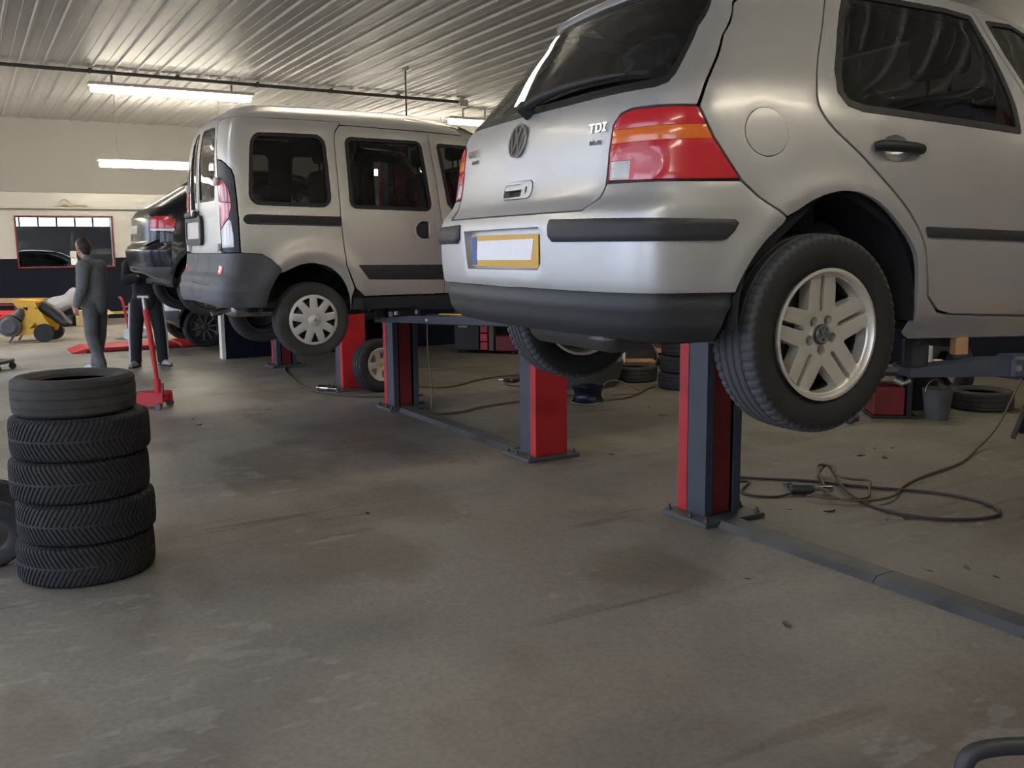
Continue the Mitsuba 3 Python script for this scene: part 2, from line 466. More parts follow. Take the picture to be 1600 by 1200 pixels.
def strip_lamp(i, x0, x1, y, z, label, power=1.0, w=.09):
    k = num('strip_lamp', i)
    add(k + '__housing', bx(x0 - .04, x1 + .04, y - w * (.22 if power > 2.5 else 1.5), y + w * (.22 if power > 2.5 else 1.5), z, z + .05, .012), 'm_offwhite')
    v, f = as_vf(rbx(x0, x1, y - w, y + w, z - .11, z - .002, .05))  # body made as thick as the tube bloom, glow put into the shape
    scene[k + '__tube_glow'] = mikit.ply((v, f), 'm_white', 30)
    scene[k + '__tube_glow']['emitter'] = {'type': 'area', 'radiance': {'type': 'rgb', 'value': [c * power for c in LAMP]}, 'sampling_weight': float(max(1., power))}
    for j, xx in enumerate((x0 + .35, x1 - .35)):
        add(num(k + '__hanger', j), cyl((xx, y, z + .055), (xx, y, ZC + .02), .008 if ZC - z > .3 else .02, 8), 'm_steel')
    tag(k, label, 'lamp', None)


strip_lamp(0, 2.13, 4.85, 17.78, 4.40, 'lit strip lamp under the ceiling pipe at upper left')
strip_lamp(1, 9.45, 12.2 - 1.5, 18.9, 4.40, 'lit strip lamp at the end of the ceiling pipe beside the hatchback rear window')
strip_lamp(2, 2.5, 5.2, 20.3, 3.36, 'lit strip lamp hanging low in front of the far wall', 4.5, .13)
strip_lamp(3, 7.6, 10.3, 20.3, 3.36, 'lit strip lamp hanging behind the roof of the silver van', 4.5, .13)
strip_lamp(4, -3.2, -.5, 20.3, 3.36, 'lit strip lamp hanging low by the door wall', 4.5, .13)
strip_lamp(5, -3.4, -.7, 17.7, 4.40, 'lit strip lamp under the ceiling near the door wall')
for j, (x, y) in enumerate(((-1.6, 7.6), (3.8, 7.6), (8.6, 7.6), (-1.6, -.6), (3.6, -.6), (8.6, -.6))):
    strip_lamp(6 + j, x - 1.35, x + 1.35, y, 4.40, ('lit strip lamp over the first lift bay', 'lit strip lamp above the silver hatchback', 'lit strip lamp near the right wall', 'lit strip lamp behind the viewer on the left',
               'lit strip lamp overhead behind the viewer', 'lit strip lamp behind the viewer on the right')[j], (2.0, 2.0, 2.0, 2.5, 2.0, 2.0)[j])
add('hanging_hose__line', cyl((6.75, 15.1, ZC), (6.70, 15.0, 2.35), .013, 8), 'm_hose_dark')
add('hanging_hose__ceiling_hook', bx(6.70, 6.80, 15.05, 15.15, ZC - .06, ZC + .01, .01), 'm_steel')
tag('hanging_hose', 'thin dark hose hanging from the ceiling above the silver van roof', 'hose')
# ---------------------------------------------------------------- two-post lifts
PX = 3.818


def lift(i, yn, yf, z_arm, arms_n, arms_f, label, yb, pr=.055):
    k = num('two_post_lift', i)
    for j, (yc, s) in enumerate(((yn, 1), (yf, -1))):
        M = frame((PX, yc, 0), 0 if s > 0 else 180)
        p = num(k + '__post', j)
        hw, hd = .138, .118
        lip = [(-hw, -hd), (-hw, hd), (-hw + .055, hd), (-hw + .055, hd - .012), (-hw + .012, hd - .012), (-hw + .012, -hd + .012), (hw - .012, -hd + .012), (hw - .012, hd - .012), (hw - .055, hd - .012), (hw - .055, hd), (hw, hd), (hw, -hd)]
        add(p + '__channel', extrude(Polygon(lip), .03, 2.62), 'm_navy', M=M)
        cov = Polygon([(-hw - .004, -hd - .004), (-hw - .004, -hd + .075), (-hw, -hd + .075), (-hw, -hd), (hw, -hd), (hw, -hd + .075), (hw + .004, -hd + .075), (hw + .004, -hd - .004)])
        add(p + '__cover', extrude(cov, .031, 2.60), 'm_red', M=M)
        add(p + '__slider', bx(-.066, .066, hd - .05, hd - .012, .031, 2.55, .004), 'm_red_dark', M=M)
        add(p + '__top_cap', bx(-hw - .01, hd + .03, -hd - .01, hd + .01, 2.60, 2.66, .01), 'm_navy', M=M)
        add(p + '__carriage', bx(-hw - .02, hw + .02, hd - .008, hd + .06, z_arm - .16, z_arm + .55, .008), 'm_navy_grey', M=M)
        b = num(k + '__base_plate', j)
        add(b, bx(-.235, .235, -.165, .235, 0, .028, .004), 'm_navy_grey', M=M)
        for q, (bxx, byy) in enumerate(((-.20, -.13), (-.20, .06), (-.20, .20), (.20, -.13), (.20, .06), (.20, .20))):
            add(num(b + '__bolt', q), cat(extrude(ellipse(0, 0, .016, .016, 6), .028, .042), cyl((0, 0, .04), (0, 0, .062), .007, 8)), 'm_steel_dark', M=M @ frame((bxx, byy, 0)))
        labels[p + '__cover'] = {'label': 'red painted post cover'}
        labels[p + '__channel'] = {'label': 'navy blue steel channel'}
    arm_no = 0
    for (yc, s), arms in (((yn, 1), arms_n), ((yf, -1), arms_f)):
        for (sx, ex, ey) in arms:
            a = num(k + '__arm', arm_no)
            arm_no += 1
            p0 = np.array([PX + sx * .11, yc + s * .18])
            p1 = np.array([ex, ey])
            d = p1 - p0
            L = np.linalg.norm(d)
            d /= L
            M = basis((p0[0], p0[1], z_arm), (d[0], d[1], 0), (-d[1], d[0], 0), (0, 0, 1))
            add(a + '__outer_tube', bx(-.06, L * .62, -.062, .062, -.078, .0, .010), 'm_navy', M=M)
            add(a + '__inner_tube', hullpts([(L * .5, y, z) for y in (-.048, .048) for z in (-.070, -.010)] + [(L - .02, y, z) for y in (-.048, .048) for z in (-.070, -.040)] + [(L * .70, y, -.010) for y in (-.048, .048)]), 'm_navy', M=M)
            add(a + '__yellow_guard', bx(.05, L * .53, -.03, .03, .001, .010, .003), 'm_yellow', M=M)
            add(a + '__pivot_pin', cyl((-.0, 0, -.12), (0, 0, .02), .03, 16), 'm_steel', M=M)
            add(a + '__lock_bolt', cyl((L * .60, -.066, -.04), (L * .60, .066, -.04), .012, 10), 'm_steel', M=M)
            add(a + '__pad', revolve([(0, -.05), (pr - .005, -.05), (pr, -.03), (pr, yb - z_arm - .002), (0, yb - z_arm)], 24), 'm_rubber', M=M @ frame((L - .06, 0, 0)))
    if i == 2:
        tag(k, label, 'car lift')
        return
    add(k + '__floor_bar', hullpts([(x, y, z) for y in (yn + .24, (yn + yf) / 2 + .02) for x, z in ((3.665, 0), (3.70, .034), (3.83, .034), (3.845, 0))]), 'm_navy_grey')
    add(k + '__floor_bar_001', hullpts([(x, y, z) for y in ((yn + yf) / 2 + .026, yf - .24) for x, z in ((3.665, 0), (3.70, .034), (3.83, .034), (3.845, 0))]), 'm_navy_grey')
    tag(k, label, 'car lift')


lift(0, 1.51, 4.198, 1.225, ((-1, 2.84, 2.16), (1, 4.75, 2.2)), ((-1, 2.95, 3.52), (1, 4.75, 3.45)), 'nearest red and navy two-post lift carrying the silver hatchback', 1.298, .04)
lift(1, 6.095, 8.827, 1.085, ((-1, 2.955, 7.34), (1, 4.5, 7.25)), ((-1, 3.0, 8.3), (1, 4.5, 8.3)), 'middle red and navy two-post lift carrying the silver van', 1.142)
lift(2, 10.295, 12.927, 1.19, ((-1, 3.1, 11.1), (1, 4.6, 11.1)), ((-1, 3.1, 12.1), (1, 4.6, 12.1)), 'farthest red and navy two-post lift carrying the black crossover', 1.252)


# ---------------------------------------------------------------- car shells
def prof(pts):
    a = np.array(pts, float)
    f = PchipInterpolator(a[:, 0], a[:, 1])
    return lambda z: f(np.clip(z, a[0, 0], a[-1, 0]))


def smax(a, b, k):
    return (a + b + np.sqrt((a - b)**2 + k * k)) / 2


class Body:
    """One half of a car's skin as a map (u, z) -> point: u > 0 runs forward along the right side, then a fan round the rear corner, then across the rear; beyond uc it is mirrored."""

    def __init__(s, W, R0, K, crown, taper, top, front, ktop=.1, yp=-.45, rf=.45, xp=-.2, topc=.06, flares=()):
        s.W, s.R0, s.K, s.top = prof(W), prof(R0), prof(K), prof(top)
        s.crown, s.taper, s.front, s.ktop, s.YP, s.RF, s.XP, s.topc, s.flares = crown, taper, front, ktop, yp, rf, xp, topc, flares
        s.UF = -rf * np.pi / 2
        s.uc = s.UF + yp

    def F(s, p):
        x, y, z = p[..., 0], np.abs(p[..., 1]), p[..., 2]
        S = s.W(z) * (1 - s.taper[0] * np.maximum(0, s.taper[1] - x)**2 - s.taper[2] * np.maximum(0, x - s.taper[3])**2)
        for fx, fz, fr, fw, fa in s.flares:
            S = S + fa * np.exp(-((np.hypot(x - fx, z - fz) - fr) / fw)**2) * (z > fz - .3)
        f = smax(y - S, s.R0(z) + s.crown[0] * y**2 + s.crown[1] * y**6 - x, s.K(z))
        f = smax(f, z - s.top(x) + s.topc * y * y, s.ktop)
        return smax(f, x - s.front + .25 * y * y, .1)

    def solve(s, o, d, hi=1.3):
        lo, hi = np.zeros(o.shape[:-1]), np.full(o.shape[:-1], float(hi))
        for _ in range(22):
            m = (lo + hi) / 2
            i = s.F(o + d * m[..., None]) < 0
            lo, hi = np.where(i, m, lo), np.where(i, hi, m)
        return o + d * lo[..., None]

    def map(s, u, z, off=0.):
        u = np.asarray(u, float)
        z = np.broadcast_to(np.asarray(z, float), u.shape)
        flip = u < s.uc
        u = np.where(flip, 2 * s.uc - u, u)
        side, rear, phi = u >= 0, u < s.UF, np.clip(-u / s.RF, 0, np.pi / 2)
        o = np.stack([np.where(side, s.XP + u, s.XP), np.where(side, -.3, np.where(rear, s.YP + (s.UF - u), s.YP)), z], -1)
        p = s.solve(o, np.stack([-np.sin(phi), -np.cos(phi), 0 * z], -1))
        p = p + s.normal(p) * np.broadcast_to(off, u.shape)[..., None]
        p[..., 1] *= np.where(flip, -1, 1)
        return p

    def mapz(s, x, y, z0, off=0.):
        p = s.solve(np.stack([x, y, z0 + 0 * x], -1), np.stack([0 * x, 0 * x, 1 + 0 * x], -1), 1.2)
        return p + s.normal(p) * np.broadcast_to(off, x.shape)[..., None]

    def normal(s, p):
        e = 1e-3
        n = np.stack([s.F(p + np.eye(3)[i] * e) - s.F(p - np.eye(3)[i] * e) for i in range(3)], -1)
        return n / np.linalg.norm(n, axis=-1, keepdims=True)

    def at(s, u, z, off=0.):
        """A frame on the skin: x to the right as seen from outside, y up, z outward."""
        p = s.map(np.array([u]), np.array([z]), off)
        q = s.map(np.array([u + .01]), np.array([z]), off)[0] - p[0]
        m = p.copy()
        sg = -1 if m[0, 1] > 0 else 1
        n = s.normal(m)[0]
        r = q / np.linalg.norm(q)
        n = n - r * (n @ r)
        n /= np.linalg.norm(n)
        return basis(p[0], r, np.cross(n, r), n)


class Car:
    def __init__(s, name, body, org, rz):
        s.n, s.b, s.M = name, body, frame(org, rz)

    def key(s, part):
        return f'{s.n}__{part}'

    def skin(s, part, poly, m, off=0., thick=.02, res=.025, holes=(), mirror=None, smooth=50, bevel=.002):
        poly = (poly if hasattr(poly, 'geom_type') else Polygon(poly)).buffer(0)
        for h in holes:
            poly = poly.difference(h if hasattr(h, 'geom_type') else Polygon(h))
        offf = off if callable(off) else (lambda p: off)
        mesh = sheet(poly, res, lambda p, o: s.b.map(p[:, 0], p[:, 1], o + offf(p)), thick, bevel)
        add(s.key(part), mesh, m, smooth, s.M)
        if mirror:
            add(s.key(mirror), (mesh[0] * [1, -1, 1], mesh[1][:, ::-1]), m, smooth, s.M)

    def lid(s, part, poly, m, z0, off=0., thick=.02, res=.05, holes=()):
        poly = (poly if hasattr(poly, 'geom_type') else Polygon(poly)).buffer(0)
        for h in holes:
            poly = poly.difference(h if hasattr(h, 'geom_type') else Polygon(h))
        mesh = sheet(poly, res, lambda p, o: s.b.mapz(p[:, 0], p[:, 1], z0, o + off), thick, .002)
        add(s.key(part), mesh, m, 50, s.M)

    def put(s, part, mesh, m, smooth=False, M=None, mirror=None):
        add(s.key(part), mesh, m, smooth, s.M @ M if M is not None else s.M)
        if mirror:
            v, f = moved(mesh, M) if M is not None else as_vf(mesh)
            add(s.key(mirror), (v * [1, -1, 1], f[:, ::-1]), m, smooth, s.M)


# ---------------------------------------------------------------- tyres and wheels
def tyre_mesh(R, w, rim, grooves=4, lat=0, vee=False, n=180, depth=.008, m_tread=17):
    """A tyre about the z axis, z from -w/2 to w/2."""
    h = w / 2
    tw = h * .80
    ys = np.linspace(-tw, tw, m_tread * (3 if vee else 4) + 1)
    prof_ = [(rim - .012, -h * .62), (rim, -h * .80), (rim + .012, -h * .84), (rim + (R - rim) * .22, -h * .93), (rim + (R - rim) * .5, -h), (rim + (R - rim) * .72, -h * .985), (R - .020, -h * .93), (R - .009, -h * .875)]
    crown = [(R - .004 * (y / tw)**4, y) for y in ys]
    p = np.array(prof_ + crown + [(a, -b) for a, b in prof_[::-1]])
    v, f = revolve(p, n)
    k = len(p)
    ang = np.repeat(np.arange(n) / n, k)
    j = np.tile(np.arange(k), n)
    r = np.hypot(v[:, 0], v[:, 1])
    z = v[:, 2]
    cut = np.zeros(len(v))
    tread = (j >= len(prof_)) & (j < len(prof_) + len(crown))
    if grooves:
        gy = np.linspace(-tw * .62, tw * .62, grooves)
        gap = max(.0042, (ys[1] - ys[0]) * .9)
        for g in gy:
            cut = np.where(tread & (np.abs(z - g) < gap), depth, cut)
    if lat:
        ph = (ang * lat + (np.abs(z) / tw * (1.9 if vee else .35) if vee else z / tw * .35)) % 1.0
        zone = tread | ((r > R - .022))
        if vee:
            ok = zone & (np.abs(z) > tw * .06)
            cut = np.where(ok & (ph < .42), np.maximum(cut, depth * .85), cut)
        else:
            ok = zone & (np.abs(z) > tw * .66)
            cut = np.where(ok & (ph < .22), np.maximum(cut, depth * .7), cut)
    s = np.where(r > 0, (r - cut) / r, 1)
    v[:, 0] *= s
    v[:, 1] *= s
    return v, f


def side_M(side, pos, turn=0.):
    """Wheel frame: local z points outward from the car's side (-1 right, +1 left)."""
    if side < 0:
        m = basis(pos, (1, 0, 0), (0, 0, 1), (0, -1, 0))
    else:
        m = basis(pos, (-1, 0, 0), (0, 0, 1), (0, 1, 0))
    return m @ frame((0, 0, 0), turn)


def vw_badge(R, z0, z1):
    """A round badge: ring with a V over a W."""
    ring = ellipse(0, 0, R, R).difference(ellipse(0, 0, R * .86, R * .86))
    a = R * .93
    V = LineString([(-.36 * R, .80 * R), (0, .06 * R), (.36 * R, .80 * R)]).buffer(.085 * R, cap_style=2, join_style=2)
    Wl = LineString([(-.78 * R, .42 * R), (-.40 * R, -.72 * R), (0, .0 * R), (.40 * R, -.72 * R), (.78 * R, .42 * R)]).buffer(.085 * R, cap_style=2, join_style=2)
    return extrude(unary_union([ring, V, Wl]).intersection(ellipse(0, 0, R, R)), z0, z1)


def rim_barrel(r, w, m=.0):
    return revolve([(r, w / 2 - .004), (r + .002, w / 2), (r - .008, w / 2 + .002), (r - .016, w / 2 - .008), (r - .022, w / 2 - .05), (r - .03, -w / 2 + .03), (r - .012, -w / 2), (r, -w / 2)], 64)


def alloy_wheel(car, part, side, pos, R, w, rr, turn=0., full=True, badge=True, tyre_ply=None, deep=0.0):
    """Five spokes, each split by a slot; openings between them."""
    M = car.M @ side_M(side, pos, turn)
    k = car.key(part)
    scene[k + '__tyre'] = {**tyre_ply, 'to_world': T((M).tolist())}
    rin = rr - .012
    face = ellipse(0, 0, rin, rin, 96)
    opens, slots, lugs = [], [], []
    for q in range(5):
        c = q * 72 + 36
        def pol(r, a):
            a = math.radians(a + 90)
            return (r * math.cos(a), r * math.sin(a))
        g = Polygon([pol(rin - .009, c + a_) for a_ in np.linspace(-20.5, 20.5, 9)] + [pol(rin * .80, c + 15.5), pol(rin * .62, c + 8.5), pol(rin * .52, c + 2), pol(rin * .52, c - 2), pol(rin * .62, c - 8.5), pol(rin * .80, c - 15.5)])
        opens.append(g.buffer(-.006, 6).buffer(.006, 6))
        s0 = q * 72
        slots.append(LineString([pol(rin * .42, s0), pol(rin * .93, s0)]).buffer(.008, 6, cap_style=1))
        lugs.append(ellipse(*pol(.051, c), .0165, .0165, 20))
    poly = face.difference(unary_union(opens + slots + lugs))

    def zf(x, y):
        r = np.hypot(x, y)
        return w / 2 - .018 - deep - .016 * np.clip(1 - r / rin, 0, 1) + .010 * smooth_np(rin - .010, rin, r)
    add(k + '__spoke_face', plate(poly, .010, zf, .045, bevel=.0012), 'm_alloy', 28, M)
    add(k + '__barrel', rim_barrel(rr, w), 'm_alloy', 40, M)
    add(k + '__inner_barrel', revolve([(rr - .0235, w / 2 - .06), (rr - .034, -w / 2 + .02), (.12, -w / 2 + .02)], 48), 'm_black', 40, M)
    add(k + '__backing_ring', revolve([(.06, w / 2 - .088), (.150, w / 2 - .088), (.150, w / 2 - .10)], 48), 'm_steel_dark', 30, M)  # dark ring added behind the spokes to shade the openings
    add(k + '__hub_disc', cat(revolve([(0, -.02), (.135, -.02), (.135, -.005), (.07, -.005), (.07, .02), (0, .02)], 40), revolve([(0, -w / 2 + .02), (rr - .03, -w / 2 + .03)], 40)), 'm_black', 30, M)
    add(k + '__centre_cap', revolve([(0, w / 2 - .022 - deep), (.026, w / 2 - .023 - deep), (.033, w / 2 - .027 - deep), (.035, w / 2 - .05 - deep)], 32), 'm_plastic_dark', 40, M)
    if badge:
        add(k + '__wheel_badge', vw_badge(.028, w / 2 - .023 - deep, w / 2 - .019 - deep), 'm_chrome', False, M)
    bolts = [cyl((.05 * math.cos(math.radians(q * 72 + 126)), .05 * math.sin(math.radians(q * 72 + 126)), w / 2 - .085 - deep), (.05 * math.cos(math.radians(q * 72 + 126)), .05 * math.sin(math.radians(q * 72 + 126)), w / 2 - .062 - deep), .010, 6) for q in range(5)]
    for q, b in enumerate(bolts):
        add(num(k + '__wheel_bolt', q), b, 'm_steel', False, M)


def smooth_np(a, b, x):
    t = np.clip((x - a) / (b - a), 0, 1)
    return t * t * (3 - 2 * t)


def plain_wheel(car, part, side, pos, w, rr, tyre_ply, m='m_steel_dark', turn=0., cover=None, spokes=9):
    M = car.M @ side_M(side, pos, turn)
    k = car.key(part)
    scene[k + '__tyre'] = {**tyre_ply, 'to_world': T(M.tolist())}
    add(k + '__barrel', cat(rim_barrel(rr, w), revolve([(0, w / 2 - .06), (.06, w / 2 - .06), (.09, w / 2 - .045), (rr - .04, w / 2 - .07), (rr - .02, w / 2 - .05)], 40)), m, 40, M)
    if cover:
        rin = rr + .006
        face = ellipse(0, 0, rin, rin, 96)
        cuts = []
        for q in range(spokes):
            c = q * 360 / spokes + 90 + 180 / spokes
            hw = 180 / spokes
            def pol(r, a):
                a = math.radians(a)
                return (r * math.cos(a), r * math.sin(a))
            g = Polygon([pol(rin - .022, c - hw * .55), pol(rin - .021, c), pol(rin - .022, c + hw * .55), pol(rin * .50, c + hw * .06), pol(rin * .50, c - hw * .06)])
            cuts.append(g)

        def zf(x, y):
            r = np.hypot(x, y)
            return w / 2 + .012 - .02 * smooth_np(rin * .45, rin * .2, r) * 0 - .010 * smooth_np(rin * .8, rin, r) + .004 * np.clip(1 - r / rin, 0, 1)
        add(k + '__hub_cap', plate(face.difference(unary_union(cuts)), .012, zf, .02, bevel=.003), cover, 40, M)
        add(k + '__cap_dome', revolve([(0, w / 2 + .040), (.025, w / 2 + .038), (.045, w / 2 + .028), (.052, w / 2 + .010)], 36), cover, 40, M)
        add(k + '__cap_badge', extrude(Polygon([(0, .019), (.013, 0), (0, -.019), (-.013, 0)]), w / 2 + .036, w / 2 + .0425), 'm_alloy_shade', False, M)


def arch_liner(car, part, x, z, r, y0=.84, y1=.46):
    v, f = revolve([(r, y1), (r, y0)], 40, -6, 186)
    # revolve turns about z: map its z to the car's y
    v = np.stack([x + v[:, 0], -v[:, 2], z + v[:, 1]], 1)
    back = revolve([(0, y1), (r, y1)], 40, -6, 186)
    bv = np.stack([x + back[0][:, 0], -back[0][:, 2], z + back[0][:, 1]], 1)
    m = cat((v, f), (bv, back[1]))
    car.put(part, m, 'm_black_matte', 30, mirror=part + '_001')


def under(car, x0, x1, w, z):
    car.put('underbody', cat(bx(x0, x1, -w, w, z, z + .1, .03), bx(.5, x1 - .3, -.18, .18, z - .03, z + .02, .01)), 'm_black')


def seats(car, xs, zb, w=.24):
    i = 0
    for x in xs:
        for y in (-.36, .36):
            k = num('seat', i)
            i += 1
            car.put(k, cat(rbx(x - .06, x + .06, y - w, y + w, zb, zb + .56, .05), rbx(x, x + .5, y - w, y + w, zb - .1, zb + .06, .05), rbx(x - .05, x + .04, y - .13, y + .13, zb + .62, zb + .80, .04), cyl((x, y - .05, zb + .5), (x, y - .05, zb + .66), .008), cyl((x, y + .05, zb + .5), (x, y + .05, zb + .66), .008)), 'm_seat', 40)
# ---------------------------------------------------------------- silver hatchback on the nearest lift
golf = Body(W=[(.24, .77), (.30, .80), (.36, .838), (.45, .856), (.60, .868), (.75, .868), (.85, .863), (.95, .850), (1.05, .822), (1.15, .773), (1.25, .713), (1.35, .648), (1.45, .578), (1.52, .5)],
            R0=[(.24, -.60), (.30, -.665), (.36, -.712), (.43, -.735), (.55, -.748), (.66, -.75), (.71, -.738), (.745, -.705), (.80, -.688), (.965, -.668), (1.06, -.628), (1.10, -.600), (1.47, -.295), (1.5, -.255), (1.53, -.2)],
            K=[(.2, .2), (.3, .16), (.36, .12), (.43, .105), (.7, .105), (.78, .12), (.95, .13), (1.06, .13), (1.2, .17), (1.35, .18), (1.42, .13), (1.5, .10)], crown=(.10, .10), taper=(.10, .2, .02, 1.2),
            top=[(-.8, 1.525), (-.3, 1.53), (.2, 1.54), (.7, 1.54), (1.1, 1.48), (1.6, 1.25), (1.95, 1.07), (2.5, .98), (3.0, .86), (3.25, .7)], front=3.3, ktop=.06, topc=.03, flares=((0, .385, .385, .045, .010), (2.51, .385, .385, .045, .010)))
G = Car('hatchback', golf, (2.384, 2.873, 1.02), -3.16)
UC = golf.uc


def mir(poly):
    return [(2 * UC - u, z) for u, z in poly][::-1]


def both(half):
    """A symmetric outline across the rear from its right half, given from the centre outward and back to the centre."""
    return half + mir(half)


lamp = [(-.613, .793), (-.615, .875), (-.608, .961), (-.587, .992), (-.543, 1.003), (-.443, 1.003), (-.320, 1.000), (-.307, .974), (-.275, .913), (-.231, .853), (-.180, .789), (-.313, .787), (-.496, .789)]
lampP = Polygon(lamp)
for sfx, fn in (('', lambda p: p), ('_001', lambda p: shapely.affinity.scale(p, -1, 1, origin=(UC, 0)))):
    t = 'tail_lamp' + sfx
    G.skin(t, fn(lampP.buffer(.004)), 'm_black', off=-.012, thick=.03, res=.03)
    L = lampP.buffer(-.004)
    rev = sbox(-.604, .797, -.526, .852)
    disc = ellipse(-.515, .835, .10, .058).intersection(L)
    G.skin(t + '__red_lens', fn(L.intersection(sbox(-1, .9465, 0, 1.1))), 'm_lamp_red', off=.002, thick=.016, res=.012)
    G.skin(t + '__amber_lens', fn(L.intersection(sbox(-1, .905, 0, .9455))), 'm_lamp_amber', off=.002, thick=.016, res=.012)
    low_ = L.intersection(sbox(-1, .7, 0, .904)).difference(rev).difference(disc)
    G.skin(t + '__lower_red_lens', fn(low_), 'm_lamp_red', off=.002, thick=.016, res=.012)
    dd = disc.difference(rev.buffer(.001))
    G.skin(t + '__fog_lens', fn(dd), 'm_lamp_pink', off=.002, thick=.016, res=.012)
    G.skin(t + '__reversing_lens', fn(rev.intersection(L)), 'm_lamp_clear', off=.001, thick=.016, res=.012)
    for q in range(8):
        G.skin(num(t + '__lens_rib', q), fn(Polygon([(-.600, .8005 + q * .0062), (-.600, .8022 + q * .0062), (-.530, .8022 + q * .0062), (-.530, .8005 + q * .0062)])), 'm_alloy_shade', off=.0022, thick=.002, res=.02)
    labels[G.key(t)] = {'label': 'red tail lamp with an amber band'}

glass = [(UC, 1.056), (-.891, 1.057), (-.661, 1.062), (-.47, 1.064), (-.428, 1.075), (-.409, 1.103), (-.389, 1.176), (-.354, 1.265), (-.233, 1.368), (-.16, 1.415), (-.22, 1.438), (-.45, 1.448), (UC, 1.452)]
tail = [(UC, .7105), (-.983, .711), (-.672, .712), (-.630, .750), (-.619, .781), (-.621, .875), (-.614, .963), (-.591, .997), (-.545, 1.009), (-.443, 1.009), (-.326, 1.005), (-.318, 1.027), (-.300, 1.082), (-.277, 1.127), (-.204, 1.238), (.012, 1.367), (.070, 1.43), (.085, 1.476), (-.2, 1.477), (-.5, 1.478), (UC, 1.478)]
glassP = Polygon(both(glass))
tailP = Polygon(both(tail))
hand_hole = rrect(-1.232, .764, -1.018, .828, .028)
G.skin('tailgate', tailP, 'm_silver', holes=(glassP, hand_hole), res=.02, thick=.03)
G.skin('rear_window__border', glassP.buffer(-.002), 'm_black', off=-.001, thick=.01, holes=(glassP.buffer(-.030),), res=.02)
G.skin('rear_window', glassP.buffer(-.029), 'm_glass_dark', off=-.002, thick=.003, res=.03)
G.skin('spoiler', Polygon(both([(UC, 1.457), (-.60, 1.460), (-.45, 1.465), (-.45, 1.474), (-.60, 1.475), (UC, 1.476)])), 'm_silver', off=lambda p: .016 * smooth_np(.68, .40, np.abs(p[:, 0] - UC)), thick=.02, res=.02)
G.skin('handle_plate', hand_hole.buffer(-.002), 'm_silver', off=.004, thick=.03, holes=(rrect(-1.222, .772, -1.09, .816, .01), sbox(-1.065, .785, -1.052, .805)), res=.01)
G.skin('handle_recess', rrect(-1.226, .768, -1.045, .822, .012), 'm_plastic_dark', off=-.022, thick=.004, res=.02)
G.skin('handle_grip', rrect(-1.220, .797, -1.092, .815, .006), 'm_silver', off=.003, thick=.012, res=.01)
arch = [(-.195, .462), (-.162, .526), (-.113, .590), (-.06, .635), (.006, .681), (.101, .735), (.202, .760), (.267, .758), (.352, .731), (.434, .675), (.502, .612), (.536, .565), (.560, .481), (.577, .381), (.592, .293)]
arch = arch[:1] + curve(arch[:-1], 48)[1:] + arch[-1:]
ARF = [q for q in arch if q[0] > 0]
ARR = [q for q in arch if q[0] <= 0][::-1]
bumper_up = [(UC, .704), (-.983, .704), (-.662, .705), (-.618, .744), (-.607, .785), (-.496, .784), (-.313, .782), (-.184, .783), (-.121, .738), (-.030, .690), (-.010, .678)] + ARR[1:] + [(-.193, .462), (-.538, .463), (-.983, .465), (UC, .463)]
recess = rnd(sbox(-1.467, .525, -.864, .660), .018)
recess = Polygon([(-1.470, .660), (-.878, .664), (-.864, .650), (-.866, .545), (-.886, .524), (-1.440, .520)])
G.skin('bumper', Polygon(both(bumper_up)), 'm_silver', off=.004, thick=.034, holes=(recess,), res=.02, bevel=.003)
G.skin('plate_recess', recess.buffer(.004), 'm_silver', off=-.028, thick=.003, res=.03)
low = [(UC, .4605), (-.983, .4625), (-.538, .4605), (-.193, .4595), (-.205, .42), (-.225, .385), (-.26, .315), (-.43, .318), (-.6, .325), (UC, .325)]
G.skin('lower_bumper', Polygon(both(low)), 'm_plastic_dark', off=lambda p: -.001 - .012 * smooth_np(.42, .44, p[:, 1]) + .010 * smooth_np(.40, .36, p[:, 1]), thick=.05, res=.016)
strip = rnd(Polygon([(-.815, .650), (-.803, .686), (-.467, .6785), (-.207, .6745), (-.190, .664), (-.206, .640), (-.232, .616), (-.250, .612), (-.465, .613), (-.771, .617), (-.810, .630)]), .006)
strip = Polygon([(-.812, .66), (-.803, .684), (-.467, .6785), (-.207, .6745), (-.192, .664), (-.206, .640), (-.232, .617), (-.250, .613), (-.465, .613), (-.785, .615), (-.808, .632)])
G.skin('rub_strip', strip, 'm_plastic_dark', off=.016, thick=.02, res=.012, bevel=.006, mirror='rub_strip_001')
# registration plate, its number blanked out by an added white card
PM = basis((-.7265, -.0, .587), (0, -1, 0), (0, 0, 1), (-1, 0, 0))
PM[:3, 1] /= np.linalg.norm(PM[:3, 1])
PM[:3, 2] = np.cross(PM[:3, 0], PM[:3, 1])
G.put('registration_plate', plate(rrect(-.262, -.056, .262, .056, .008), .05, lambda x, y: 0 * x, .004), 'm_plate_yellow', 30, PM)
G.put('registration_plate__blue_band', plate(rrect(-.258, -.052, -.215, .052, .004), .05, lambda x, y: .0008 + 0 * x, .001), 'm_plate_blue', 30, PM)
G.put('registration_plate__added_cover', plate(Polygon([(-.212, -.034), (-.205, .036), (.232, .040), (.228, .02), (.214, -.030)]), .05, lambda x, y: .002 + 0 * x, .0015), 'm_white', False, PM)
